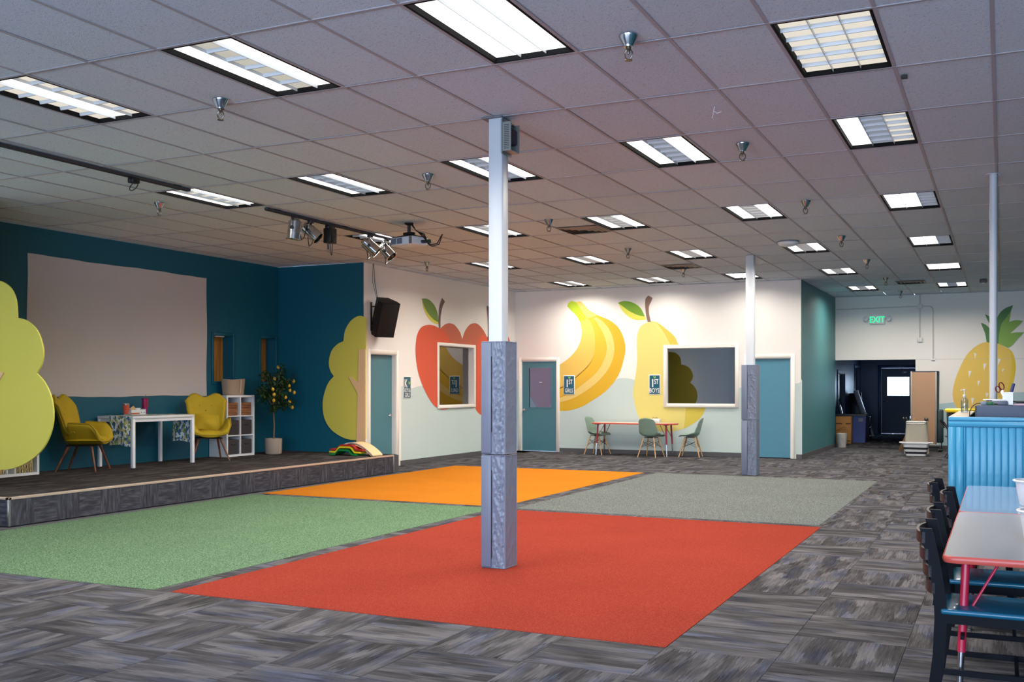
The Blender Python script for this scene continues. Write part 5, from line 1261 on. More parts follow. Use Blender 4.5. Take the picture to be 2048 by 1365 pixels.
# ------------------------------------------------------------------ lighting track, spotlights, projector
TRK = mat('dark_track_metal', rgb(66, 66, 74), .45, metal=.4)
for (y0, y1, lab) in ((2.4, 8.68, 'nearer length of dark lighting track on the ceiling over the stage'), (9.98, 13.25, 'farther length of dark lighting track that carries the stage spotlights')):
    t_ = thing('lighting_track', lab, 'lighting track', (-8.06, 0, CEIL), 0, 'lighting track over the stage')
    MB().rbox(-.024, y0, -.032, .024, y1, -.004, .004, 1).build('rail', TRK, t_)
    b = MB()
    for sx in (-.018, .018): b.box(sx - .003, y0 + .01, -.036, sx + .003, y1 - .01, -.032)
    b.build('rail_lips', BLACKM, t_)
    for q in range(3): MB().box(-.03, y0 + .15 + q * (y1 - y0 - .4) / 2, -.006, .03, y0 + .25 + q * (y1 - y0 - .4) / 2, 0).build('mounting_clip', TRK, t_)
t_ = thing('track_clamp', 'small black cable loop clamped on the nearer lighting track', 'clamp', (-8.06, 7.88, CEIL - .036))
MB().rbox(-.04, -.05, -.05, .04, .05, .004, .01).build('clamp_body', BLACK, t_)
MB().tube([(.0 + .05 * math.cos(a), .05 * math.sin(a) * .6, -.08 + .05 * math.sin(a)) for a in [2 * PI * i / 14 for i in range(14)]], .005, 6, closed=True).build('cable_loop', BLACK, t_)
FOIL = mat('polished_spun_aluminium', rgb(196, 198, 202), .16, metal=1.0, var=.05, scale=15)
GEL = mat('orange_gel', rgb(214, 96, 40), .4)
def par_can(lab, y, tilt, yaw, drop=.20, s=1.0, gel=False):
    t_ = thing('stage_spotlight', lab, 'spotlight', (-8.06, y, CEIL - .036), 0, 'silver stage spotlights')
    M = at(0, 0, -drop) @ Matrix.Rotation(R(yaw), 4, 'Z') @ Matrix.Rotation(R(tilt), 4, 'Y')
    r_ = .082 * s
    MB().lathe([(0, .135 * s), (r_ * .55, .13 * s), (r_ * .62, .115 * s), (r_, .09 * s), (r_, -.03 * s), (r_ * 1.03, -.032 * s), (r_ * 1.03, -.045 * s), (r_, -.047 * s), (r_, -.13 * s), (r_ * .95, -.13 * s), (r_ * .95, .0), (0, .03)], 28, M).build('can', FOIL, t_)
    b = MB().tube([tuple(M @ Vector((r_ * 1.12 * math.cos(a), r_ * 1.12 * math.sin(a), -.135 * s))) for a in [2 * PI * i / 24 for i in range(24)]], .006, 6, closed=True)
    if gel: b.lathe([(r_ * 1.1, -.14 * s), (r_ * 1.1, -.133 * s), (r_ * .8, -.133 * s)], 24, M)
    b.build('filter_ring', CHROME, t_)
    if gel: MB().lathe([(r_ * 1.01, .06 * s), (r_ * 1.015, -.12 * s)], 9, M @ Matrix.Rotation(R(100), 4, 'Z')).build('gel_reflection', GEL, t_) if False else None
    sx = r_ + .02
    b = MB()
    Y = Matrix.Rotation(R(yaw), 4, 'Z')
    for q in (-1, 1): b.tube([Y @ Vector((0, q * sx, -drop)), Y @ Vector((0, q * sx, -.06)), Y @ Vector((0, q * sx * .5, -.028))], .008, 6)
    b.tube([Y @ Vector((0, -sx * .5, -.028)), Y @ Vector((0, sx * .5, -.028))], .008, 6)
    b.build('yoke', FOIL, t_)
    for q in (-1, 1): MB().lathe([(.022, 0), (.022, .02), (.012, .024), (0, .024)], 10, Y @ at(0, q * sx, -drop) @ Matrix.Rotation(R(-90 * q), 4, 'X')).build('tilt_knob', BLACK, t_)
    MB().rbox(-.03, -.035, -.03, .03, .035, .004, .005, 1).build('track_clamp', TRK, t_)
    e = M @ Vector((0, 0, .13 * s))
    MB().tube([e, e + Vector((.02, .05, -.10)), e + Vector((.0, .12, -.26)), e + Vector((-.02, .2, -.22)), e + Vector((0, .24, -.05))], .006, 6).build('cable', BLACK, t_)
    return t_
par_can('silver stage spotlight hanging upright, leftmost on the track', 10.54, 6, 20, .145)
par_can('silver stage spotlight tipped toward the stage, left of the black dimmer box', 10.88, 48, 200, .14)
par_can('silver stage spotlight left of the projector, larger of the far pair', 12.26, 48, 205, .155)
par_can('silver stage spotlight farthest along the track, under the projector corner', 12.69, 44, 185, .175, .92)
t_ = thing('dimmer_box', 'black dimmer box with hanging cables on the lighting track', 'dimmer', (-8.06, 11.30, CEIL - .036))
MB().rbox(-.06, -.07, -.235, .06, .07, -.04, .006, 1).build('housing', BLACK, t_)
MB().rbox(-.035, -.07, -.06, .035, .07, .004, .006, 1).build('clamp', BLACKM, t_)
MB().tube([(0, -.05, -.235), (0, -.04, -.32), (.0, -.05, -.30)], .011, 6).tube([(0, .0, -.235), (0, .01, -.36), (0, .04, -.39), (0, .05, -.26), (0, .05, -.235)], .006, 6).build('cable', BLACK, t_)
b = MB()
for q in range(5): b.box(.0605, -.05, -.10 - q * .022, .063, .05, -.092 - q * .022)
b.build('cooling_ribs', BLACKM, t_)
t_ = thing('projector', 'white ceiling projector on a black mount with trailing black cables', 'projector', (-7.13, 11.78, CEIL), R(-14)); t_.scale = (.86, .9, .9)
PRJ = mat('projector_white', rgb(206, 214, 226), .4, var=.02)
MB().rbox(-.24, -.17, -.335, .24, .17, -.215, .025, 3).build('case', PRJ, t_)
MB().box(-.23, -.16, -.216, .23, .16, -.208).build('top_plate', BLACK, t_)
GRL = mat('projector_grille', rgb(104, 110, 128), .6, var=.3, scale=200)
for x0 in (-.215, -.085): MB().box(x0, -.1725, -.318, x0 + .115, -.17, -.232).build('grille', GRL, t_)
MB().box(.175, -.172, -.33, .235, -.168, -.225).build('side_vent', mat('vent_taupe', rgb(110, 102, 96), .7), t_)
MB().lathe([(.055, 0), (.055, .02), (.04, .02), (.035, .005), (0, .01)], 20, at(-.24, .04, -.275) @ Matrix.Rotation(R(-90), 4, 'Y')).build('lens', BLACK, t_)
MB().lathe([(.026, -.02), (.026, -.13)], 12).lathe([(.07, 0), (.07, -.012), (.04, -.03), (.026, -.032)], 18).rbox(-.09, -.05, -.175, .09, .05, -.135, .015).rbox(-.12, -.06, -.21, .12, .06, -.178, .012).build('ceiling_mount', BLACK, t_)
b = MB()
for q in range(4):
    d_ = .012 * q
    b.tube([(.04, d_, -.02), (.10 + d_, .02, -.09 - d_), (.24 + d_, .05, -.21 + d_), (.33 + d_ * .5, .06, -.30 - d_ * .4)], .006, 6)
b.tube([(.34, .06, -.31), (.40, .07, -.345), (.50, .1, -.33), (.585, .12, -.20)], .008, 6).tube([(.34, .06, -.32), (.40, .09, -.365), (.52, .12, -.34), (.59, .12, -.20)], .008, 6)
b.build('cable', BLACK, t_)
MB().rbox(.32, .03, -.315, .40, .08, -.265, .008).rbox(.25, .0, -.30, .31, .05, -.27, .006).build('cable_plugs', mat('plug_dark_green', rgb(34, 48, 44), .5), t_)
MB().rbox(.24, .02, -.312, .30, .07, -.292, .005).build('blue_plug', mat('plug_blue', rgb(40, 62, 120), .5), t_)
# ------------------------------------------------------------------ activity tables
LAM = mat('grey_laminate', rgb(150, 152, 158), .28, var=.06, scale=3, coat=.1)
EDGE = mat('coral_table_edge', rgb(208, 88, 76), .35, var=.05)
LAMW = mat('speckled_laminate', rgb(206, 196, 178), .35, var=.05)
def round_rect(x0, y0, x1, y1, r, n=6):
    out = []
    for cx, cy, a0 in ((x1 - r, y1 - r, 0), (x0 + r, y1 - r, 90), (x0 + r, y0 + r, 180), (x1 - r, y0 + r, 270)):
        out += [(cx + r * math.cos(R(a0 + 90 * i / n)), cy + r * math.sin(R(a0 + 90 * i / n))) for i in range(n + 1)]
    return out
def table_top(t_, poly, z, th, lam, edge):
    inner = poly
    MB().prism([(x * .985 if False else x, y) for x, y in inner], z - th + .003, z).build('tabletop', lam, t_)
    k = len(poly); c = Vector((sum(p[0] for p in poly) / k, sum(p[1] for p in poly) / k))
    prof = [(0.001, z), (.003, z - .001), (.007, z - .006), (.009, z - th / 2), (.007, z - th + .006), (.003, z - th), (-.01, z - th)]
    vs = []; nrm = []
    for i in range(k):
        a, b_ = Vector(poly[i - 1]), Vector(poly[(i + 1) % k]); t2 = (b_ - a).normalized(); n_ = Vector((t2.y, -t2.x))
        if n_.dot(Vector(poly[i]) - c) < 0: n_ = -n_
        nrm.append(n_)
    for o_, zz in prof: vs += [(poly[i][0] + nrm[i].x * o_, poly[i][1] + nrm[i].y * o_, zz) for i in range(k)]
    fs = [(j * k + i, j * k + (i + 1) % k, (j + 1) * k + (i + 1) % k, (j + 1) * k + i) for j in range(len(prof) - 1) for i in range(k)]
    MB().add(vs, fs, True).build('edge_band', edge, t_)
def activity_table(lab, loc, rz, L_, W_, H_, lam, poly=None, legs=None, red=RED_P):
    t_ = thing('activity_table', lab, 'table', loc, rz)
    poly = poly or round_rect(-W_ / 2 + .009, -L_ / 2 + .009, W_ / 2 - .009, L_ / 2 - .009, .05)
    table_top(t_, poly, H_, .032, lam, EDGE)
    for (x, y, dx, dy) in legs:
        top = Vector((x, y, H_ - .032)); foot = Vector((x + dx, y + dy, .004)); mid = top.lerp(foot, .62)
        l_ = MB().tube([top, mid], .0185, 14).build('leg', red, t_)
        MB().tube([mid + (top - foot).normalized() * .01, foot], .0145, 12).tube([foot, foot - Vector((0, 0, .003))], .018, 12).build('leg_insert', CHROME, l_)
        MB().tube([top.lerp(foot, .42), Vector((x + (-.14 if x > 0 else .14), y + (.03 if y < 0 else -.03), H_ - .034))], .0065, 8).build('leg_brace', red, l_)
        MB().rbox(x - .05, y - .05, H_ - .044, x + .05, y + .05, H_ - .031, .004, 1).build('leg_plate', red, l_)
    return t_
LG = [(sx * .295, sy * .79, sx * .03, sy * .055) for sx in (-1, 1) for sy in (-1, 1)]
activity_table('near grey topped activity table with red legs at the right picture edge', (.145, 5.915, 0), 0, 1.83, .785, .70, LAM, legs=LG)
activity_table('farther activity table with a shiny blue grey top, against the blue counter', (.145, 7.752, 0), 0, 1.83, .785, .70, mat('blue_grey_laminate', rgb(146, 162, 188), .16, var=.04, scale=2, coat=.4), legs=LG)

# ------------------------------------------------------------------ ladder back chairs (local frame: the back is at -x)
SEATM = mat('teal_gloss_seat', rgb(18, 92, 120), .34, var=.06, scale=12, coat=.2)
FRM = mat('blue_black_chair_frame', rgb(9, 11, 19), .55, var=.06, spec=.12)
SLAT_M = mat('worn_brown_black_slat', rgb(30, 20, 20), .5, var=.15, scale=18)
def make_ladder_chair():
    t_ = thing('ladder_back_chair', '', 'chair', group='ladder back chairs along the activity tables')
    MB().rbox(-.20, -.205, .440, .215, .205, .466, .011, 3).build('seat', SEATM, t_)
    MB().box(-.19, -.195, .40, .19, -.175, .44).box(-.19, .175, .40, .19, .195, .44).box(.17, -.195, .40, .19, .195, .44).box(-.19, -.195, .40, -.17, .195, .44).build('seat_frame', FRM, t_)
    for s in (-1, 1):
        pth = [(-.245, 0), (-.226, .10), (-.208, .25), (-.20, .42), (-.203, .50), (-.222, .64), (-.262, .82)]
        b = MB(); vs = []; fs = []
        for i, (x, z) in enumerate(pth):
            w_ = .022 if i in (0,) else .026
            for dx, dy in ((-w_, -.010), (w_, -.010), (w_, .010), (-w_, .010)): vs.append((x + dx, s * .185 + dy, z))
        for i in range(len(pth) - 1):
            for j in range(4): fs.append((i * 4 + j, i * 4 + (j + 1) % 4, i * 4 + 4 + (j + 1) % 4, i * 4 + 4 + j))
        fs += [(3, 2, 1, 0), tuple(len(vs) - 4 + j for j in range(4))]
        b.add(vs, fs).build('rear_leg', FRM, t_)
        MB().tube([(.185, s * .18, .43), (.20, s * .188, 0)], [.0165, .013], 10).build('front_leg', FRM, t_)
        MB().box(-.205, s * .185 - .007, .17, .19, s * .185 + .007, .195).build('side_stretcher', FRM, t_)
    for q, z in enumerate((.775, .70, .625, .55)):
        x0 = -.203 - .059 * ((z - .5) / .32) - .002; vs = []; fs = []; n = 14
        for i in range(n + 1):
            t = i / n; y = -.195 + .39 * t; bow = .036 * math.sin(PI * t) ** .6
            for dx in (0, .012):
                for zz in (z - .022, z + .028): vs.append((x0 - bow - .022 + dx, y, zz))
        for i in range(n):
            a = i * 4
            fs += [(a, a + 4, a + 5, a + 1), (a + 2, a + 3, a + 7, a + 6), (a + 1, a + 5, a + 7, a + 3), (a, a + 2, a + 6, a + 4)]
        fs += [(0, 1, 3, 2), (n * 4, n * 4 + 2, n * 4 + 3, n * 4 + 1)]
        MB().add(vs, fs, True).build('back_slat', SLAT_M, t_)
    MB().box(.10, -.18, .17, .116, .18, .195).build('cross_stretcher', FRM, t_)
    MB().box(-.12, -.18, .33, -.104, .18, .35).build('cross_stretcher', FRM, t_)
    return t_
lc = make_ladder_chair()
for i, (x, y, rz, lab) in enumerate([(-.050, 5.185, 0, 'ladder back chair with teal seat nearest the camera at the near table'), (-.055, 5.975, 1, 'ladder back chair with teal seat second from the camera at the near table'),
                                     (-.040, 6.99, 0, 'ladder back chair third from the camera, tucked at the far activity table'), (-.150, 7.60, -2, 'ladder back chair pulled out farthest left, fourth from the camera')]):
    o = lc if i == 0 else copy_tree(lc)
    o.location = (x, y, 0); o.rotation_euler = (0, 0, R(rz)); o['label'] = lab
# tubs on the tables
TUB = mat('white_tub_plastic', rgb(226, 226, 230), .4, var=.02)
for (x, y, s, lab) in ((.215, 7.36, 1.0, 'white tub on the far activity table at the right picture edge'), (.205, 5.58, .92, 'white tub on the near activity table at the right picture edge')):
    t_ = thing('white_tub', lab, 'tub', (x, y, .701), 0, 'white tubs on the activity tables')
    k_ = s
    MB().lathe([(0, 0), (.112 * k_, 0), (.118 * k_, .006), (.142 * k_, .155), (.152 * k_, .157), (.153 * k_, .162), (.140 * k_, .163), (.136 * k_, .155), (.112 * k_, .008), (0, .008)], 36).build('tub_body', TUB, t_)
    MB().tube([(.1535 * k_ * math.cos(a), .1535 * k_ * math.sin(a), .158) for a in [2 * PI * i / 36 for i in range(36)]], .0045, 6, closed=True).build('rolled_rim', TUB, t_)

# ------------------------------------------------------------------ blue beadboard counter and what stands on it
BLUE = mat('blue_gloss_paint', rgb(58, 146, 188), .3, var=.06, scale=3, bump=.12, bscale=26)
CTOP = mat('beige_counter_laminate', rgb(196, 184, 166), .3, var=.05, scale=10)
X0, Y0, HC = -.455, 10.47, 1.18
t_ = thing('blue_counter', 'tall glossy blue beadboard counter behind the activity tables', 'counter', (X0, Y0, 0))
MB().rbox(0, .022, 0, 1.9, .14, HC - .012, .003, 1).build('front_wall', BLUE, t_)
MB().box(0.0, .14, 0, .115, 2.55, HC - .012).build('side_wing', BLUE, t_)
MB().rbox(-.004, .006, HC - .095, 1.9, .024, HC - .04, .004, 1).rbox(-.004, .002, HC - .04, 1.9, .03, HC - .001, .006, 2).build('top_rail', BLUE, t_)
MB().rbox(-.004, .004, 0, .062, .022, HC - .095, .004, 1).rbox(.062, .006, 0, .128, .022, HC - .095, .004, 1).build('corner_stile', BLUE, t_)
MB().rbox(.128, .004, .0, 1.9, .022, .12, .004, 1).build('bottom_rail', BLUE, t_)
MB().rbox(.128, .010, .12, .145, .022, HC - .095, .005, 1).build('panel_moulding', BLUE, t_)
bw = .0598
bead_me = MB().rbox(.0035, .0125, .12, bw - .0035, .024, HC - .095, .0045, 2).tube([(0, .020, .12), (0, .020, HC - .096)], .004, 6).mesh('bead_board', BLUE)
for q in range(28):
    o = bpy.data.objects.new('bead_board', bead_me); col.objects.link(o); o.parent = t_; o.location = (.147 + q * bw, 0, 0)
MB().rbox(-.004, .03, HC - .012, .165, 2.56, HC, .003, 1).build('ledge', CTOP, t_)
MB().box(.165, .14, 1.085, 1.9, .75, 1.11).build('worktop', mat('dark_worktop', rgb(58, 60, 66), .5), t_)
MB().box(.15, .14, 0, .17, .75, 1.085).build('worktop_support', mat('dark_worktop_side', rgb(40, 42, 46), .6), t_)
NAVYP = mat('slate_blue_plastic', rgb(62, 74, 100), .5, var=.05)
t_ = thing('printer_case', 'slate blue flat equipment case on the blue counter, papers on top', 'equipment case', (-.225, 10.80, 1.112))
MB().rbox(0, 0, .012, .85, .40, .172, .008, 2).build('case_body', NAVYP, t_)
MB().box(.05, .02, 0, .16, .05, .012).box(.28, .02, 0, .80, .05, .012).build('feet', BLACK, t_)
MB().box(-.012, .01, .02, .0, .30, .165).build('side_panel', BLACK, t_)
ZC = 1.112 + .172
t_ = thing('papers', 'stack of papers and a dark folder lying on the equipment case', 'papers', (.03, 10.86, ZC))
for q in range(4):
    MB().box(.03 * q, .01 * q, .0005 + q * .006, .45, .28, .005 + q * .006).build('paper_sheet', mat('sheet_%s' % 'abcd'[q], [rgb(210, 176, 196), rgb(226, 206, 190), rgb(176, 160, 196), rgb(70, 66, 74)][q], .8), t_)
MB().rbox(.0, .03, .026, .46, .24, .04, .004, 1).build('folder', BLACK, t_)
t_ = thing('power_adapter', 'small blue grey adapter box with a green label, on the equipment case', 'adapter', (-.19, 10.83, ZC))
MB().rbox(0, 0, 0.0005, .055, .06, .036, .004, 1).build('adapter_body', mat('adapter_grey', rgb(118, 132, 150), .5), t_)
MB().rbox(.055, .002, .0005, .115, .05, .032, .004, 1).build('green_connector', mat('connector_green', rgb(24, 92, 54), .5, var=.3, scale=60), t_)
MB().rbox(.112, .0, .0005, .15, .03, .018, .003, 1).build('yellow_plug', mat('plug_yellow', rgb(170, 190, 90), .5), t_)
tag(MB().tube([(-.19, 10.86, ZC + .018), (-.225, 10.86, ZC + .016), (-.262, 10.85, ZC - .012), (-.285, 10.85, ZC - .06), (-.288, 10.86, ZC - .13), (-.280, 10.88, 1.105)], .0045, 8).build('adapter_cable', BLACK), 'black cable looping down from the adapter on the counter', 'cable')
t_ = thing('card_reader', 'grey card reader with a white tray beside the scissors cup', 'device', (-.08, 10.83, ZC))
MB().rbox(0.0, 0, .0005, .125, .13, .042, .004, 1).build('reader_body', mat('reader_grey', rgb(92, 100, 114), .5), t_)
MB().rbox(-.09, .02, .046, .11, .16, .058, .004, 1).rbox(-.01, -.004, .040, .11, .10, .046, .002, 1).build('white_tray', WHITE_PL, t_)
MB().box(-.06, .016, .036, .08, .14, .046).build('dark_slot', BLACK, t_)
t_ = thing('pencil_cup', 'square white cup holding scissors and a marker, on the counter', 'cup', (.045, 10.90, ZC))
b = MB().box(-.045, -.04, 0.0005, .045, .04, .004)
b.box(-.045, -.04, .004, .045, -.036, .125).box(-.045, .036, .004, .045, .04, .125).box(-.045, -.036, .004, -.041, .036, .125).box(.041, -.036, .004, .045, .036, .125)
b.build('cup_body', WHITE_PL, t_)
t_ = thing('scissors', 'dark red handled scissors standing in the square white cup', 'scissors', (.035, 10.90, ZC + .01), 0)
SR = mat('scissor_red', rgb(96, 24, 30), .4)
Mx = Matrix.Rotation(R(-18), 4, 'Y')
for dx, dz, rx, rz_ in ((-.028, .158, .019, .030), (.012, .178, .020, .036)):
    MB().tube([Mx @ Vector((dx + rx * math.cos(a), 0, dz + rz_ * math.sin(a))) for a in [2 * PI * i / 16 for i in range(16)]], .006, 6, closed=True).build('handle_loop', SR, t_)
MB().add([Mx @ Vector(p) for p in ((-.012, -.002, .13), (.012, -.002, .14), (.004, -.002, .01), (-.004, -.002, .01), (-.012, .002, .13), (.012, .002, .14), (.004, .002, .01), (-.004, .002, .01))], [(0, 1, 2, 3), (7, 6, 5, 4), (0, 4, 5, 1), (1, 5, 6, 2), (2, 6, 7, 3), (3, 7, 4, 0)]).build('blade', CHROME, t_)
t_ = thing('marker_pen', 'thick blue marker standing in the square white cup', 'marker', (.065, 10.90, ZC + .006))
MB().tube([(-.02, 0, 0), (.022, 0, .165), (.030, 0, .198), (.031, 0, .203)], [.014, .015, .015, .009], 12).build('marker_body', mat('marker_blue', rgb(44, 58, 110), .5), t_)
# sanitizer bottle
CLR = glass_mat('clear_bottle_plastic', (.80, .86, .90), .10, .05)
t_ = thing('pump_bottle', 'clear pump bottle standing on the beige counter ledge', 'bottle', (-.372, 12.20, HC + .001))
MB().lathe([(0, 0), (.034, 0), (.037, .006), (.037, .125), (.030, .150), (.014, .162), (.014, .175)], 20).build('bottle_body', CLR, t_)
MB().lathe([(0, .003), (.033, .003), (.034, .085), (0, .085)], 18).build('gel', glass_mat('clear_gel', (.88, .92, .95), .06, .05), t_)
MB().lathe([(.017, .165), (.018, .19), (.008, .195), (.006, .235), (.016, .238), (.015, .252), (0, .254)], 14).tube([(0, 0, .245), (-.03, -.01, .246), (-.036, -.012, .238)], .006, 6).build('pump', mat('pump_clear_white', rgb(222, 216, 204), .35), t_)
MB().tube([(0, 0, .19), (.004, 0, .02)], .003, 6).build('dip_tube', WHITE_PL, t_)
t_ = thing('lidded_bin', 'tall black bin with a flat yellow lid behind the blue counter', 'bin', (-.60, 18.0, 0))
MB().lathe([(0, 0), (.16, 0), (.19, .05), (.215, 1.05), (.20, 1.06), (0, 1.06)], 28).build('bin_body', BLACK, t_)
MB().lathe([(.235, 1.055), (.245, 1.07), (.245, 1.095), (.22, 1.112), (0, 1.118)], 28).build('bin_lid', mat('lid_yellow', rgb(244, 206, 30), .4), t_)
# folding chairs behind the counter
def folding_chair():
    t_ = thing('folding_chair', '', 'chair', group='black folding chairs behind the counter')
    for s in (-1, 1):
        MB().tube([(-.30, s * .20, .78), (-.22, s * .20, .74), (-.02, s * .21, .42), (.20, s * .22, .0)], .011, 8).build('front_leg', BLACKM, t_)
        MB().tube([(.10, s * .19, .43), (-.02, s * .19, .25), (-.18, s * .20, .0)], .011, 8).build('rear_leg', BLACKM, t_)
    MB().rbox(-.17, -.19, .425, .20, .19, .45, .01).build('seat', BLACKM, t_)
    MB().grid(lambda u, v: (-.285 + .07 * (1 - v) - .03 * math.sin(PI * u), -.20 + .40 * u, .62 + .17 * v), 10, 4).grid(lambda u, v: (-.270 + .07 * (1 - v) - .03 * math.sin(PI * u), -.20 + .40 * u, .62 + .17 * v), 10, 4, flip=True).build('backrest', BLACK, t_)
    MB().tube([(.155, -.21, .12), (.155, .21, .12)], .008, 6).tube([(-.12, -.195, .1), (-.12, .195, .1)], .008, 6).build('stretcher', BLACKM, t_)
    return t_
fc = folding_chair(); fc.location = (-.88, 22.9, 0); fc.rotation_euler = (0, 0, R(8)); fc['label'] = 'open black folding chair left of the blue counter, in front'
fc2 = copy_tree(fc); fc2.location = (-.70, 23.5, 0); fc2['label'] = 'black folding chair behind the first one, mostly hidden by the counter'

# ------------------------------------------------------------------ table and shell chairs by the banana wall
poly = round_rect(-.90, -.29, .90, .29, .09, 5)
def half_moon():
    out = [(-.90, -.30), (.45, -.30)]
    out += [(.45 + .45 * math.sin(R(a)), -.0 - .30 * math.cos(R(a))) for a in range(10, 180, 10)]
    return out + [(.45, .30), (-.90, .30)]
LEGS_B = [(-.80, -.21, -.03, -.045), (-.80, .21, -.03, .03), (.70, -.18, .03, -.045), (.70, .18, .03, .03)]
activity_table('long red edged activity table under the black window by the banana wall', (-7.03, 20.93, 0), 0, 0, 0, .70, LAMW, poly=half_moon(), legs=LEGS_B, red=mat('dark_red_powder_coat', rgb(150, 34, 58), .35))
t_ = thing('tissue_box', 'small white box on the red edged table by the pear', 'box', (-6.62, 20.95, .701))
MB().rbox(-.10, -.06, 0, .10, .06, .085, .005, 1).build('box_body', WHITE_PL, t_)
MB().tube([(-.08, 0, .086), (-.05, .0, .11), (-.01, .01, .10), (.03, 0, .112), (.05, 0, .09)], .006, 6).build('black_clip', BLACK, t_)
SAGE = mat('sage_green_plastic', rgb(128, 152, 136), .45, var=.03)
ASH = wood_mat('ash_dowel', rgb(196, 148, 92), rgb(224, 180, 124), 30, 30, 5, .5)
eprof = lin_tab([(0, (-.225, .425)), (.08, (-.20, .445)), (.30, (-.02, .425)), (.46, (.12, .43)), (.54, (.165, .47)), (.62, (.185, .53)), (1, (.255, .82))])
ewid = lerp_tab([(0, .19), (.12, .225), (.40, .225), (.62, .21), (.85, .19), (.95, .165), (1, .13)])
ecurl = lerp_tab([(0, .0), (.2, .035), (.45, .085), (.6, .07), (.8, .05), (1, .03)])
def eedge(v, a): return -.03 * max(0, (v - .9) / .1) * a * a
shell_me = thick_shell(shell_surface(eprof, ewid, ecurl, eedge), 16, 22, .012)
def make_shell_chair():
    t_ = thing('shell_chair', '', 'chair', group='sage shell chairs at the red edged table')
    put_mesh('shell', shell_me, SAGE, t_)
    for sx in (-1, 1):
        for y0, y1 in ((-.10, -.22), (.10, .21)): MB().tube([(sx * .11, y0, .41), (sx * .205, y1, 0)], [.015, .010], 10).build('leg', ASH, t_)
    b = MB()
    for sx in (-1, 1):
        b.tube([(sx * .13, -.125, .33), (sx * .165, .155, .20)], .004, 6).tube([(sx * .13, .125, .33), (sx * .165, -.165, .20)], .004, 6)
    for y in (-1, 1): b.tube([(-.13, y * .125, .33), (.165, y * .16, .20)], .004, 6).tube([(.13, y * .125, .33), (-.165, y * .16, .20)], .004, 6)
    b.box(-.12, -.11, .402, .12, -.095, .414).box(-.12, .095, .402, .12, .11, .414).box(-.12, -.11, .402, -.105, .11, .414).box(.105, -.11, .402, .12, .11, .414)
    b.build('wire_frame', BLACKM, t_)
    return t_
sc1 = make_shell_chair(); sc1.location = (-7.93, 20.94, 0); sc1.rotation_euler = (0, 0, R(82)); sc1['label'] = 'sage green shell chair at the left end of the red edged table'
sc2 = copy_tree(sc1); sc2.location = (-6.61, 20.60, 0); sc2.rotation_euler = (0, 0, R(172)); sc2['label'] = 'sage green shell chair with its back to the camera, middle of the table'
sc3 = copy_tree(sc1); sc3.location = (-5.87, 21.0, 0); sc3.rotation_euler = (0, 0, R(-84)); sc3['label'] = 'sage green shell chair at the right end of the red edged table'

# ------------------------------------------------------------------ things by the far wall and in the hall
BRN = mat('brown_hardboard', rgb(176, 138, 108), .6, var=.04, scale=4)
DGRN = mat('dark_green_trim', rgb(30, 52, 52), .5)
def caster(parent, x, y, z, r_=.04):
    b = MB()
    for s in (-1, 1): b.lathe([(0, -.014), (r_, -.014), (r_, .014), (0, .014)], 14, at(x + s * .022, y, z) @ Matrix.Rotation(R(90), 4, 'Y'))
    b.tube([(x, y, z), (x, y + .02, z + r_ + .02)], .008, 6)
    return b.build('caster', BLACK, parent)
t_ = thing('folded_cafeteria_table', 'folded brown cafeteria table on casters standing upright at the hall opening', 'folding table', (-1.60, 25.05, 0))
MB().rbox(-.26, -.03, .17, .235, .0, 1.80, .004, 1).build('tabletop_half', BRN, t_)
MB().rbox(-.285, -.04, .16, -.262, .01, 1.815, .003, 1).rbox(.238, -.035, .16, .262, .008, 1.815, .003, 1).build('edge_trim', mat('pale_edge_trim', rgb(176, 172, 170), .5), t_)
MB().rbox(-.285, -.035, 1.80, .30, .10, 1.818, .003, 1).build('top_trim', NAVY_D, t_)
MB().rbox(-.26, .10, .17, .235, .13, 1.80, .004, 1).build('tabletop_half', BRN, t_)
MB().add([(.262, 0, .2), (.30, .0, .2), (.30, .12, .2), (.262, .12, .2), (.262, 0, 1.81), (.315, .0, 1.81), (.315, .12, 1.81), (.262, .12, 1.81)], [(3, 2, 1, 0), (4, 5, 6, 7), (0, 1, 5, 4), (1, 2, 6, 5), (2, 3, 7, 6), (3, 0, 4, 7)]).rbox(.262, -.02, .20, .40, .14, .95, .03).build('bench_fold', DGRN, t_)
MB().tube([(-.22, .05, .20), (-.22, .05, .09), (.36, .05, .09), (.36, .05, .25)], .016, 8).tube([(-.22, -.12, .09), (-.22, .22, .09)], .014, 8).tube([(.34, -.12, .09), (.34, .22, .09)], .014, 8).build('base_frame', BLACKM, t_)
for x in (-.22, .34):
    for y in (-.12, .22): caster(t_, x, y, .041)
MB().tube([(-.30, -.02, .75), (-.31, -.03, .70), (-.30, -.02, .62)], .010, 6).box(-.30, -.035, .74, -.285, -.02, .80).build('latch', CHROME, t_)
t_ = thing('cardboard_strip', 'long brown cardboard sheet leaning behind the canvas cart', 'cardboard', (-1.98, 24.75, 0), R(0))
MB().rbox(-.045, -.01, 0, .045, .01, .82, .002, 1, at(-.11, 0, .012) @ Matrix.Rotation(R(24), 4, 'Y')).build('sheet', mat('cardboard_brown', rgb(150, 112, 80), .8, var=.06), t_)
CANV = mat('cream_canvas', rgb(212, 202, 182), .9, var=.06, scale=8, bump=.25, bscale=14)
t_ = thing('canvas_cart', 'cream canvas laundry cart with two black twin casters on top', 'laundry cart', (-1.69, 24.10, 0))
def canv(u, v):
    a = 2 * PI * u
    hx = .24 - .03 * v + .008 * math.sin(9 * a + 4 * v); hy = .20 - .02 * v
    cx_, sy_ = math.cos(a), math.sin(a)
    k_ = 1 / max(abs(cx_), abs(sy_))
    k_ = min(k_, 1.25)
    return (hx * cx_ * k_, hy * sy_ * k_ + .012 * math.sin(6 * v + 7 * u) , .006 + .70 * v)
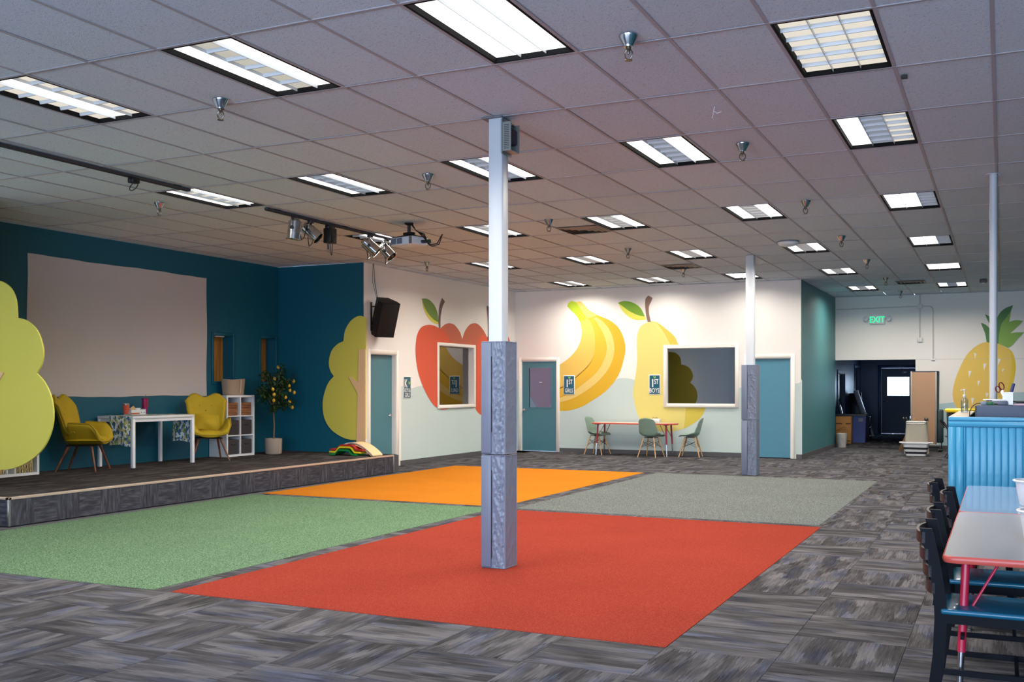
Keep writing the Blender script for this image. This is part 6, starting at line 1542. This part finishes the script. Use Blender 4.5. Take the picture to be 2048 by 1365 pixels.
MB().grid(canv, 48, 10).add([canv(i / 48, 1) for i in range(48)], [tuple(range(48))]).build('canvas_bag', CANV, t_)
MB().tube([(-.20, -.19, .70), (.20, -.19, .70), (.20, .17, .70), (-.20, .17, .70)], .010, 8, closed=True).tube([(-.20, -.20, .665), (.17, -.20, .66)], .007, 8).build('frame_rod', WHITE_PL, t_)
for x in (-.225, .20):
    b = MB()
    for s in (-1, 1): b.lathe([(0, -.012), (.042, -.012), (.042, .012), (0, .012)], 14, at(x + s * .028, -.12, .76) @ Matrix.Rotation(R(75), 4, 'Y'))
    b.tube([(x, -.12, .70), (x, -.12, .76)], .012, 6).build('twin_caster', BLACK, t_)
t_ = thing('laundry_basket', 'white collapsible laundry basket with two black bands in front of the canvas cart', 'basket', (-1.655, 23.42, 0))
DB = mat('basket_black_band', rgb(40, 40, 50), .5)
def ring(b, z0, z1, k0, k1, hx=.20, hy=.15):
    p0 = round_rect(-hx * k0, -hy * k0, hx * k0, hy * k0, .05 * k0, 4); p1 = round_rect(-hx * k1, -hy * k1, hx * k1, hy * k1, .05 * k1, 4); k = len(p0)
    return b.add([(x, y, z0) for x, y in p0] + [(x, y, z1) for x, y in p1], [(i, (i + 1) % k, k + (i + 1) % k, k + i) for i in range(k)], True)
b = ring(MB(), .002, .045, .98, 1.0); b.prism(round_rect(-.19, -.14, .19, .14, .05, 4), .002, .006); b.build('basket_foot', WHITE_PL, t_)
ring(MB(), .045, .09, 1.02, 1.10).build('black_band', DB, t_)
ring(MB(), .09, .14, 1.10, 1.16).build('white_band', WHITE_PL, t_)
ring(MB(), .14, .185, 1.16, 1.22).build('black_band', DB, t_)
b = ring(MB(), .185, .262, 1.22, 1.30); ring(b, .262, .264, 1.30, 1.44); ring(b, .264, .282, 1.44, 1.44); ring(b, .282, .283, 1.44, 1.26); ring(b, .283, .10, 1.26, 1.05).build('basket_rim', WHITE_PL, t_)
for s in (-1, 1): MB().rbox(s * .31 - .025, -.06, .262, s * .31 + .025, .06, .29, .008).build('handle', WHITE_PL, t_)
# hall end door
p = door('door_4', (HD[0], 34.0, 0), 0, HD[2] - HD[0], HD[3], .02, m=NAVY_D, hole=(.185, 1.19, .825, 1.765), trim=NAVY, t=.09)
b = MB()
for b4 in ((.165, 1.17, .185, 1.785), (.825, 1.17, .845, 1.785), (.185, 1.17, .825, 1.19), (.185, 1.765, .825, 1.785)): b.box(b4[0], .012, b4[1], b4[2], .045, b4[3])
b.build('window_bead', NAVY_D, p)
box('window_pane', PANE, (.185, .04, 1.19, .825, .044, 1.765), p)
lever(p, .09, 1.016, -1).location.y = .02
MB().rbox(.60, -.03, 1.89, .80, .02, 1.95, .006, 1).tube([(.70, -.02, 1.95), (.60, -.09, 1.99), (.55, .0, 2.03)], .008, 6).build('door_closer', ALU, p)
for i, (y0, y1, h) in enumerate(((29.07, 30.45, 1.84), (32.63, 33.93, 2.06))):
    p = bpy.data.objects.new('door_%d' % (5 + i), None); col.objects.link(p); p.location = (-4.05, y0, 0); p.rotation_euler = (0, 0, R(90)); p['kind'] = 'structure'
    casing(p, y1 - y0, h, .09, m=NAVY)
    box('door_leaf', mat('dark_doorway_shade', rgb(18, 20, 26), .4), (.012, .09, .01, y1 - y0 - .012, .115, h - .012), p)  # near-black slab painted as the shade inside a dark doorway opening
struct(MB().box(-3.02, 26.2, 2.2, -1.9, 26.6, 2.42).build('trim_2', NAVY_D))
# stacked goods on the left of the hall
CARD = mat('cardboard_tan', rgb(176, 126, 70), .8, var=.06)
INK = mat('brown_print', rgb(74, 50, 34), .7)
t_ = thing('cardboard_box', 'upright tan cardboard box with brown printed stripes in the hall', 'box', (-3.70, 27.75, 0))
MB().rbox(-.19, -.14, .002, .19, .14, .70, .004, 1).build('box_body', CARD, t_)
MB().box(-.19, -.1425, .50, -.03, -.14, .53).box(.06, -.1425, .50, .18, -.14, .53).box(.07, -.1425, .06, .18, -.14, .085).box(-.05, -.1425, .23, .03, -.14, .245).box(.05, -.1425, .15, .08, -.14, .165).build('printed_stripes', INK, t_)
b = MB().tube([(-.18, -.142, .33), (-.10, -.142, .37), (0, -.142, .42), (.07, -.142, .40)], .005, 6).tube([(-.18, -.142, .28), (-.09, -.142, .35), (.0, -.142, .36), (.08, -.142, .355)], .004, 6).tube([(-.02, -.142, .325), (.08, -.142, .325)], .004, 6)
b.build('printed_waves', INK, t_)
t_ = thing('storage_tote', 'tall blue storage tote with a grey lid beside the cardboard box', 'tote', (-3.40, 28.35, 0))
TB = mat('tote_blue', rgb(66, 84, 150), .5, var=.06)
MB().add([(-.16, -.16, .002), (.16, -.16, .002), (.16, .16, .002), (-.16, .16, .002), (-.19, -.19, .69), (.19, -.19, .69), (.19, .19, .69), (-.19, .19, .69)], [(3, 2, 1, 0), (4, 5, 6, 7), (0, 1, 5, 4), (1, 2, 6, 5), (2, 3, 7, 6), (3, 0, 4, 7)]).build('tote_body', TB, t_)
MB().rbox(-.66, -.20, .69, .20, .20, .75, .01).build('tote_lid', mat('tote_lid_grey', rgb(78, 80, 90), .5), t_)
MB().box(-.0, -.192, .55, .12, -.185, .65).build('paper_label', mat('label_grey', rgb(140, 142, 160), .7), t_)
t_ = thing('waste_bin', 'small white waste bin with an outline print at the end of the teal wall', 'bin', (-3.50, 25.85, 0))
MB().lathe([(0, .002), (.095, .002), (.10, .01), (.125, .335), (.128, .34), (.120, .34), (.115, .33), (0, .30)], 28).build('bin_body', mat('bin_white', rgb(214, 208, 204), .6), t_)
b = MB()
def onbin(a, z): r_ = .1 + .025 * z / .335 + .001; return (r_ * math.sin(R(a)), -r_ * math.cos(R(a)), z)
for path in ([(-50, .25), (-20, .25), (-20, .21), (-45, .21), (-45, .17), (5, .17), (5, .24), (20, .24), (20, .13), (-35, .13), (-35, .06)], [(-50, .05), (-30, .05), (-30, .09), (-5, .09), (-5, .04), (10, .04)]):
    b.tube([onbin(a, z) for a, z in path], .0025, 5)
b.build('outline_print', mat('print_grey', rgb(110, 104, 104), .7), t_)
t_ = thing('leaning_shelf_board', 'long silvery white board leaning in the dark hall', 'board', (-3.62, 31.4, 0))
MB().rbox(-.06, -.16, 0, .06, .0, 1.40, .004, 1, at(.22, 0, .03) @ Matrix.Rotation(R(-19), 4, 'Y')).build('board', mat('board_silver', rgb(196, 200, 208), .35, metal=.3), t_)
t_ = thing('black_panel', 'black flat panel leaning on the hall wall behind the silvery board', 'panel', (-3.93, 31.55, 0))
MB().rbox(-.10, -.02, .004, .30, .02, 1.28, .004, 1, Matrix.Rotation(R(-4), 4, 'Y')).build('panel', BLACK, t_)
MB().rbox(.04, -.03, .10, .07, -.02, .92, .004, 1).build('edge_strip', mat('strip_blue_grey', rgb(96, 120, 160), .4), t_)
t_ = thing('glass_sheet', 'leaning sheet of glass with a bright edge in the hall', 'glass sheet', (-3.86, 29.3, 0))
MB().rbox(-.006, -.25, .02, .006, .25, 1.16, .002, 1, at(.10, 0, 0) @ Matrix.Rotation(R(-14), 4, 'Y')).build('sheet', glass_mat('greenish_glass', (.70, .85, .80), .12), t_)
MB().rbox(-.010, -.262, .02, .010, -.25, 1.16, .002, 1, at(.10, 0, 0) @ Matrix.Rotation(R(-14), 4, 'Y')).build('bright_edge', mat('glass_edge', rgb(190, 220, 214), .15), t_)
t_ = thing('low_cabinet', 'low black drawer cabinet behind the blue tote in the hall', 'cabinet', (-3.42, 29.2, 0))
MB().rbox(-.2, -.2, .002, .2, .2, .66, .006, 1).build('cabinet_body', mat('cabinet_dark', rgb(28, 34, 48), .4), t_)
for z in (.14, .36, .55): MB().box(.201, -.1, z, .212, .1, z + .02).build('drawer_pull', CHROME, t_)
